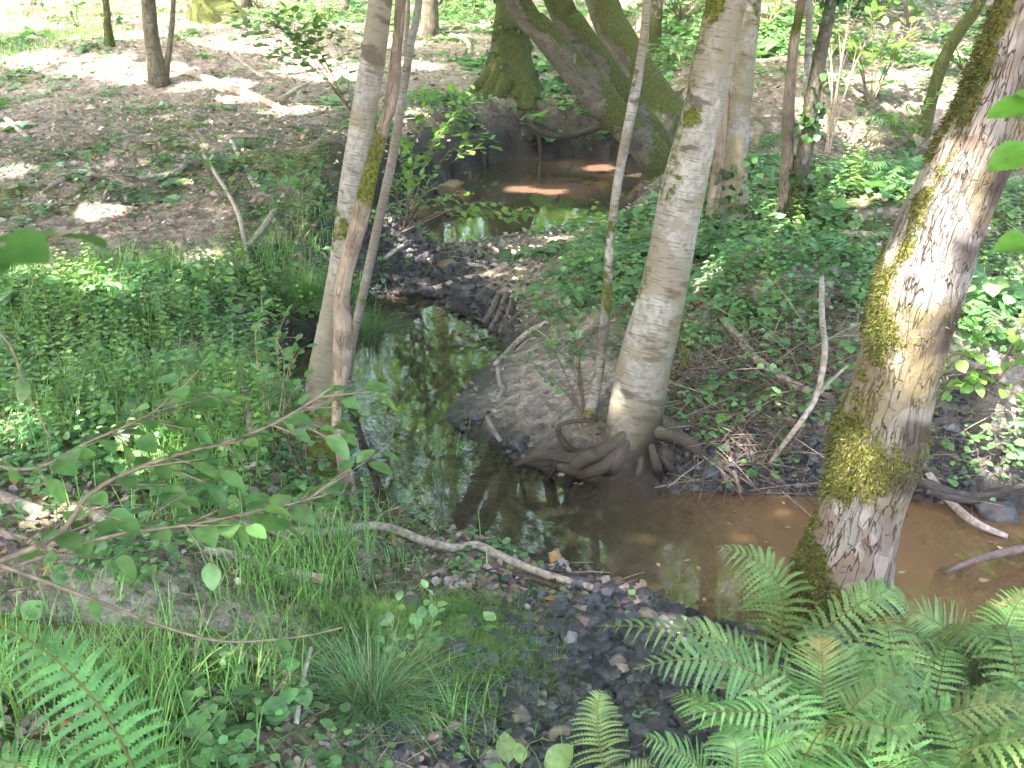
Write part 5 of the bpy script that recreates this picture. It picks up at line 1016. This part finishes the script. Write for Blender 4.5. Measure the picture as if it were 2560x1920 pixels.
def litter():
    b = Buf(); n = 150000; X, Y = wedge(n, 2.0, 30, 38, 1.25); z, sd, ok = dry(X, Y, .03)
    d = .62 - .75*np.clip(field(GRAVEL, X, Y)*1.3, 0, 1) - .75*np.clip(field(LAWN, X, Y)*1.2, 0, 1) - .75*np.clip(field(BARE, X, Y), 0, 1) - .55*np.clip(field(MUD, X, Y), 0, 1) - .25*np.clip(field(HERB, X, Y), 0, 1)
    d = d*(.5+n2(X, Y, 2.5, 41, 2)) ; k = ok & (R.uniform(0, 1, n) < d); X, Y, z = X[k], Y[k], z[k]; n = len(X)
    nr = unit(np.array([0, 0, 1.0]) + R.normal(0, .5, (n, 3))); dd = unit(rdir(n) + R.normal(0, .22, (n, 3)))
    u = R.uniform(0, 1, n); col = np.where((u < .45)[:, None], jit((.29, .225, .19), n, .25, .05), np.where((u < .8)[:, None], jit((.42, .355, .315), n, .2, .04), np.where((u < .96)[:, None], jit((.17, .12, .09), n, .25, .06), jit((.42, .22, .10), n, .2, .08))))
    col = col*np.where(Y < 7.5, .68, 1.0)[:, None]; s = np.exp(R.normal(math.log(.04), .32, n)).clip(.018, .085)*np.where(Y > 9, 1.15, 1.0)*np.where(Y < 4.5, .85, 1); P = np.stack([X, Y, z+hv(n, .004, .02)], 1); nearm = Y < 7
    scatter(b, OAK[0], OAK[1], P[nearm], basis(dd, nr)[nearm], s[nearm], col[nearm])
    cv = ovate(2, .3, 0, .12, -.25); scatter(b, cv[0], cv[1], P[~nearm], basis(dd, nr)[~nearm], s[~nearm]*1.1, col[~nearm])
    for u in R.uniform(780, 2210, 150):
        q = at_z(u, R.uniform(660, 1400), .004)
        if float(hgt(q[0], q[1])[0]) < -.01: scatter(b, OAK[0], OAK[1], q[None], basis(rdir(1), np.array([[0, 0, 1.0]])), hv(1, .02, .05)*np.array([1]), jit((.30, .22, .12), 1, .4, .1))
    tag(b.build("leaf_litter", M_LIT), "brown and grey fallen leaves on the forest floor", "fallen leaves", kind="stuff")
    b = Buf(); n = 5200; X, Y = wedge(n, 2.4, 20, 30, 1.2); z, sd, ok = dry(X, Y, .03); k = ok & (R.uniform(0, 1, n) < 1-.8*np.clip(field(LAWN, X, Y)+field(GRAVEL, X, Y), 0, 1)); X, Y, z = X[k], Y[k], z[k]; n = len(X)
    tV = np.array([[-.012, 0, 0], [.012, 0, 0], [0, 0, .018], [-.011, .5, .02], [.011, .5, .02], [0, .5, .04], [-.006, 1, 0], [.006, 1, 0], [0, 1, .01]]); tF = np.array([[0, 1, 4, 3], [1, 2, 5, 4], [2, 0, 3, 5], [3, 4, 7, 6], [4, 5, 8, 7], [5, 3, 6, 8]])
    scatter(b, tV, tF, np.stack([X, Y, z+.008], 1), basis(unit(rdir(n)+R.normal(0, .13, (n, 3))), np.tile([0, 0, 1.0], (n, 1))), np.minimum(np.exp(R.normal(math.log(.13), .5, n)), .3), jit((.23, .18, .145), n, .35, .05))
    tang = blobs([(1560, 860, .4, 1), (1650, 900, .4, 1), (1600, 960, .3, 1), (1700, 830, .35, .8), (1500, 800, .3, .8), (1780, 940, .3, .8), (2080, 1020, .3, .8), (1120, 700, .2, .6)])
    X, Y = wedge(70000, 4, 10, 25, 1.2); z, sd, ok = dry(X, Y, -.05); k = ok & (R.uniform(0, 1, len(X)) < .5*field(tang, X, Y)); X, Y, z = X[k], Y[k], np.maximum(z[k], 0); n = len(X)
    dd = unit(rdir(n) + R.normal(0, .4, (n, 3))); scatter(b, tV*np.array([.6, 1, .6]), tF, np.stack([X, Y, z+hv(n, .0, .07)], 1), basis(dd, unit(R.normal(0, .2, (n, 3))+[0, 0, 1.0])), np.minimum(np.exp(R.normal(math.log(.2), .45, n)), .45), jit((.16, .125, .10), n, .4, .06))
    tag(b.build("twig_litter", M_STICK), "small dead twigs strewn over the forest floor", "twigs", kind="stuff")
litter()

def blades(b, P, H, wd_, bend, col, seg=4, az=None):
    n = len(P); a = R.uniform(0, 2*math.pi, n) if az is None else az; h = np.stack([np.cos(a), np.sin(a), 0*a], 1); s = np.stack([-np.sin(a), np.cos(a), 0*a], 1)
    t = np.linspace(0, 1, seg+1); up = t[None] - .38*bend[:, None]*t[None]**2.2; out = bend[:, None]*t[None]**1.8*.75 + .12*t[None]
    C = P[:, None] + np.array([0, 0, 1.0])*(H[:, None]*up)[..., None] + h[:, None]*(H[:, None]*out)[..., None]
    w = wd_[:, None]*(1-t[None]**1.6)*.5 + .0002; V = np.concatenate([C - s[:, None]*w[..., None], C + s[:, None]*w[..., None]], 1).reshape(-1, 3); k = 2*(seg+1)
    i = np.arange(seg); F = np.stack([i, i+seg+1, i+seg+2, i+1], 1); F = (F[None] + (np.arange(n)*k)[:, None, None]).reshape(-1, 4); b.add(V, F, np.repeat(col, k, 0))
def herbs():
    b = Buf(); n = 76000; X, Y = wedge(n, 2.2, 34, 38, 1.05); z, sd, ok = dry(X, Y, .02)
    d = field(HERB, X, Y)*1.0 + .1; cl = n2(X, Y, 2.0, 45, 3); d = d*(1-.85*np.clip(field(MUD, X, Y)*1.3, 0, 1))*sstep(.40, .60, cl)*(.35+1.3*n2(X, Y, .8, 46, 2)) ; k = ok & (R.uniform(0, 1, n) < d*.8); X, Y, z = X[k], Y[k], z[k]; n = len(X)
    lush = np.clip(field(HERB, X, Y), .25, 1.2); mpl = 7; kind = R.uniform(0, 1, n) + (n2(X, Y, .9, 47, 2)-.5)
    H = hv(n, .03, .17)*lush; hue = np.where((kind < .45)[:, None], np.array([.135, .28, .115]), np.where((kind < .75)[:, None], np.array([.165, .31, .11]), np.array([.10, .205, .075])))
    rep = lambda a: np.repeat(a, mpl, 0); m = n*mpl
    dr = rdir(m); c = np.stack([rep(X), rep(Y), rep(z)], 1) + dr*hv(m, .005, .075)[:, None] + np.array([0, 0, 1.0])*(rep(H)*hv(m, .25, 1.0))[:, None]
    dd = unit(dr + np.array([0, 0, -.15]) + R.normal(0, .25, (m, 3))); nr = unit(np.array([0, 0, 1.0]) + R.normal(0, .3, (m, 3)))
    s = hv(m, .022, .045)*rep(np.exp(R.normal(0, .38, n))*(1+.9*((n2(X, Y, 1.9, 48, 2) > .6) & (Y > 4.8))))*np.where(rep(Y) > 9, 1.25, 1.0)*np.where(rep(Y) > 15, 1.5, 1.0); col = rep(hue)*np.exp(R.normal(0, .22, (m, 1)))*(1+R.normal(0, .06, (m, 3)))
    nearm = rep(Y) < 8.5
    scatter(b, OVR[0], OVR[1], c[nearm], basis(dd, nr)[nearm], s[nearm], col[nearm]); scatter(b, *L4, c[~nearm], basis(dd, nr)[~nearm], s[~nearm]*1.15, col[~nearm])
    tl = blobs([(100, 700, .9, 1), (300, 720, .8, 1), (480, 760, .6, 1), (250, 850, .7, 1), (430, 900, .5, 1), (560, 900, .4, .9), (80, 880, .6, .8), (560, 690, .5, .9), (600, 1020, .3, .8), (1400, 560, .6, .7), (1560, 600, .6, .6), (1750, 430, 1, .8), (1900, 420, 1, .8), (2100, 640, .6, .8), (1300, 620, .4, .7), (400, 640, .6, .9), (200, 620, .7, .8)])
    X, Y = wedge(16000, 2.8, 14, 30, 1.1); z, sd, ok = dry(X, Y, .03); k = ok & (R.uniform(0, 1, len(X)) < .34*field(tl, X, Y)*sstep(.4, .58, n2(X, Y, 2.3, 49, 3))); X, Y, z = X[k], Y[k], z[k]; n = len(X); mpl = 12; m = n*mpl
    H = hv(n, .16, .42); lv = np.tile(np.linspace(.25, 1, mpl), n); a = np.tile(np.arange(mpl)*2.4, n) + rep(hv(n, 0, 6.3)); dr = np.stack([np.cos(a), np.sin(a), 0*a], 1); tilt = R.normal(0, .12, (n, 2))
    ax = np.concatenate([tilt, np.ones((n, 1))], 1); base = np.stack([X, Y, z], 1); c = rep(base) + rep(ax)*(rep(H)*lv)[:, None]
    tone = np.where((n2(X, Y, 1.7, 50, 2)+R.normal(0, .12, n) < .5)[:, None], np.array([.155, .31, .115]), np.array([.23, .36, .09]))
    scatter(b, OV[0], OV[1], c, basis(unit(dr+np.array([0, 0, .1])+R.normal(0, .2, (m, 3))), unit(np.array([0, 0, 1.0])+R.normal(0, .25, (m, 3)))), hv(m, .03, .06)*(1.25-.6*lv)*np.where(rep(Y) > 8, 1.3, 1), rep(tone)*np.exp(R.normal(0, .18, (m, 1))))
    blades(b, base, H, np.full(n, .005), hv(n, .0, .1), jit((.15, .2, .07), n, .2, .08), 3)
    tag(b.build("ground_cover", M_LEAF), "low green leafy herbs covering the banks", "ground cover", kind="stuff")
herbs()

def grass():
    b = Buf(); n = 190000; X, Y = wedge(n, 2.5, 26, 30, 1.2); z, sd, ok = dry(X, Y, -.01); f = field(GRASS, X, Y)
    d = (f*.9+.012)*sstep(.3, .58, n2(X, Y, 3.2, 55, 2)); k = ok & (R.uniform(0, 1, n) < d*.75); X, Y, z, f = X[k], Y[k], z[k], f[k]; n = len(X)
    blades(b, np.stack([X, Y, z], 1), hv(n, .07, .30)*np.clip(.6+.5*f, .6, 1.3), hv(n, .003, .0075)*np.where(Y > 12, 1.8, 1), hv(n, .2, 1.1), jit((.17, .32, .09), n, .24, .1))
    tag(b.build("grass", M_GRASS), "loose green grass blades on the banks", "grass", kind="stuff")
    b = Buf(); n = 170000; X, Y = wedge(n, 2.9, 6.2, 16, 1.0); z, sd, ok = dry(X, Y, .03); f = field(LAWN, X, Y); k = ok & (R.uniform(0, 1, n) < f*1.0*sstep(.25, .5, n2(X, Y, 5, 57, 2)+.1)); X, Y, z = X[k], Y[k], z[k]; n = len(X)
    blades(b, np.stack([X, Y, z], 1), hv(n, .03, .085), hv(n, .0013, .0028), hv(n, .3, 1.3), jit((.13, .235, .055), n, .25, .1), 2)
    tag(b.build("moss_turf", M_GRASS), "fine bright green mossy turf beside the shore", "moss turf", kind="stuff")
    b = Buf(); n = 60000; X, Y = wedge(n, 2.6, 16, 30, 1.2); z, sd, ok = dry(X, Y, .02); f = field(MOSSG, X, Y); k = ok & (R.uniform(0, 1, n) < f*sstep(.45, .6, n2(X, Y, 3.0, 59, 3))); X, Y, z = X[k], Y[k], z[k]; n = len(X)
    blades(b, np.stack([X, Y, z-.004], 1), hv(n, .015, .05), hv(n, .006, .014), hv(n, .2, 1.0), jit((.09, .125, .02), n, .25, .1), 2)
    tag(b.build("ground_moss", M_GRASS), "yellow green moss cushions on the ground", "moss", kind="stuff")
grass()
def tussock(label, u, v, n, ln, col):
    B = GR(u, v); b = Buf(); P = B + np.concatenate([R.normal(0, .035, (n, 2)), np.zeros((n, 1))], 1)
    c_ = jit(col, n, .3, .1); dd = R.uniform(0, 1, n) < .16; c_[dd] = jit((.30, .25, .14), int(dd.sum()), .25, .06); blades(b, P, np.exp(R.normal(-.2, .3, n))*ln, hv(n, .0014, .0042), hv(n, .2, 2.0), c_, 7); tag(b.build("grass_tussock", M_GRASS), label, "grass tussock")
tussock("spiky blue green grass tussock at the bottom of the mossy turf", 800, 1560, 950, .36, (.13, .25, .11))
tussock("fine grass tussock draping over the bank behind the slim birch", 665, 670, 1000, .42, (.14, .30, .08))
tussock("grass tussock hanging to the pool right of the pole tree", 800, 745, 800, .36, (.12, .26, .08))
tussock("long grass tussock at the water tip below the dead stem", 950, 1085, 420, .36, (.14, .29, .08))

# thin volume added to lift shadows and soften contrast like a lens veil
def veil_haze():
    b = Buf(); x0, x1, y0_, y1_, z0, z1 = -70, 70, -20, 90, -1.5, 16
    V = np.array([[x, y, z] for x in (x0, x1) for y in (y0_, y1_) for z in (z0, z1)]); b.add(V, np.array([[0, 1, 3, 2], [4, 6, 7, 5], [0, 4, 5, 1], [2, 3, 7, 6], [0, 2, 6, 4], [1, 5, 7, 3]]))
    m, t, N, K = newmat("veil_volume"); out = N("ShaderNodeOutputMaterial"); v = N("ShaderNodeVolumePrincipled"); v.inputs["Color"].default_value = (.92, .93, .93, 1); v.inputs["Density"].default_value = .0014; K(v.outputs[0], out.inputs["Volume"])
    tag(b.build("veil_haze", m, smooth=False), kind="stuff")
veil_haze()
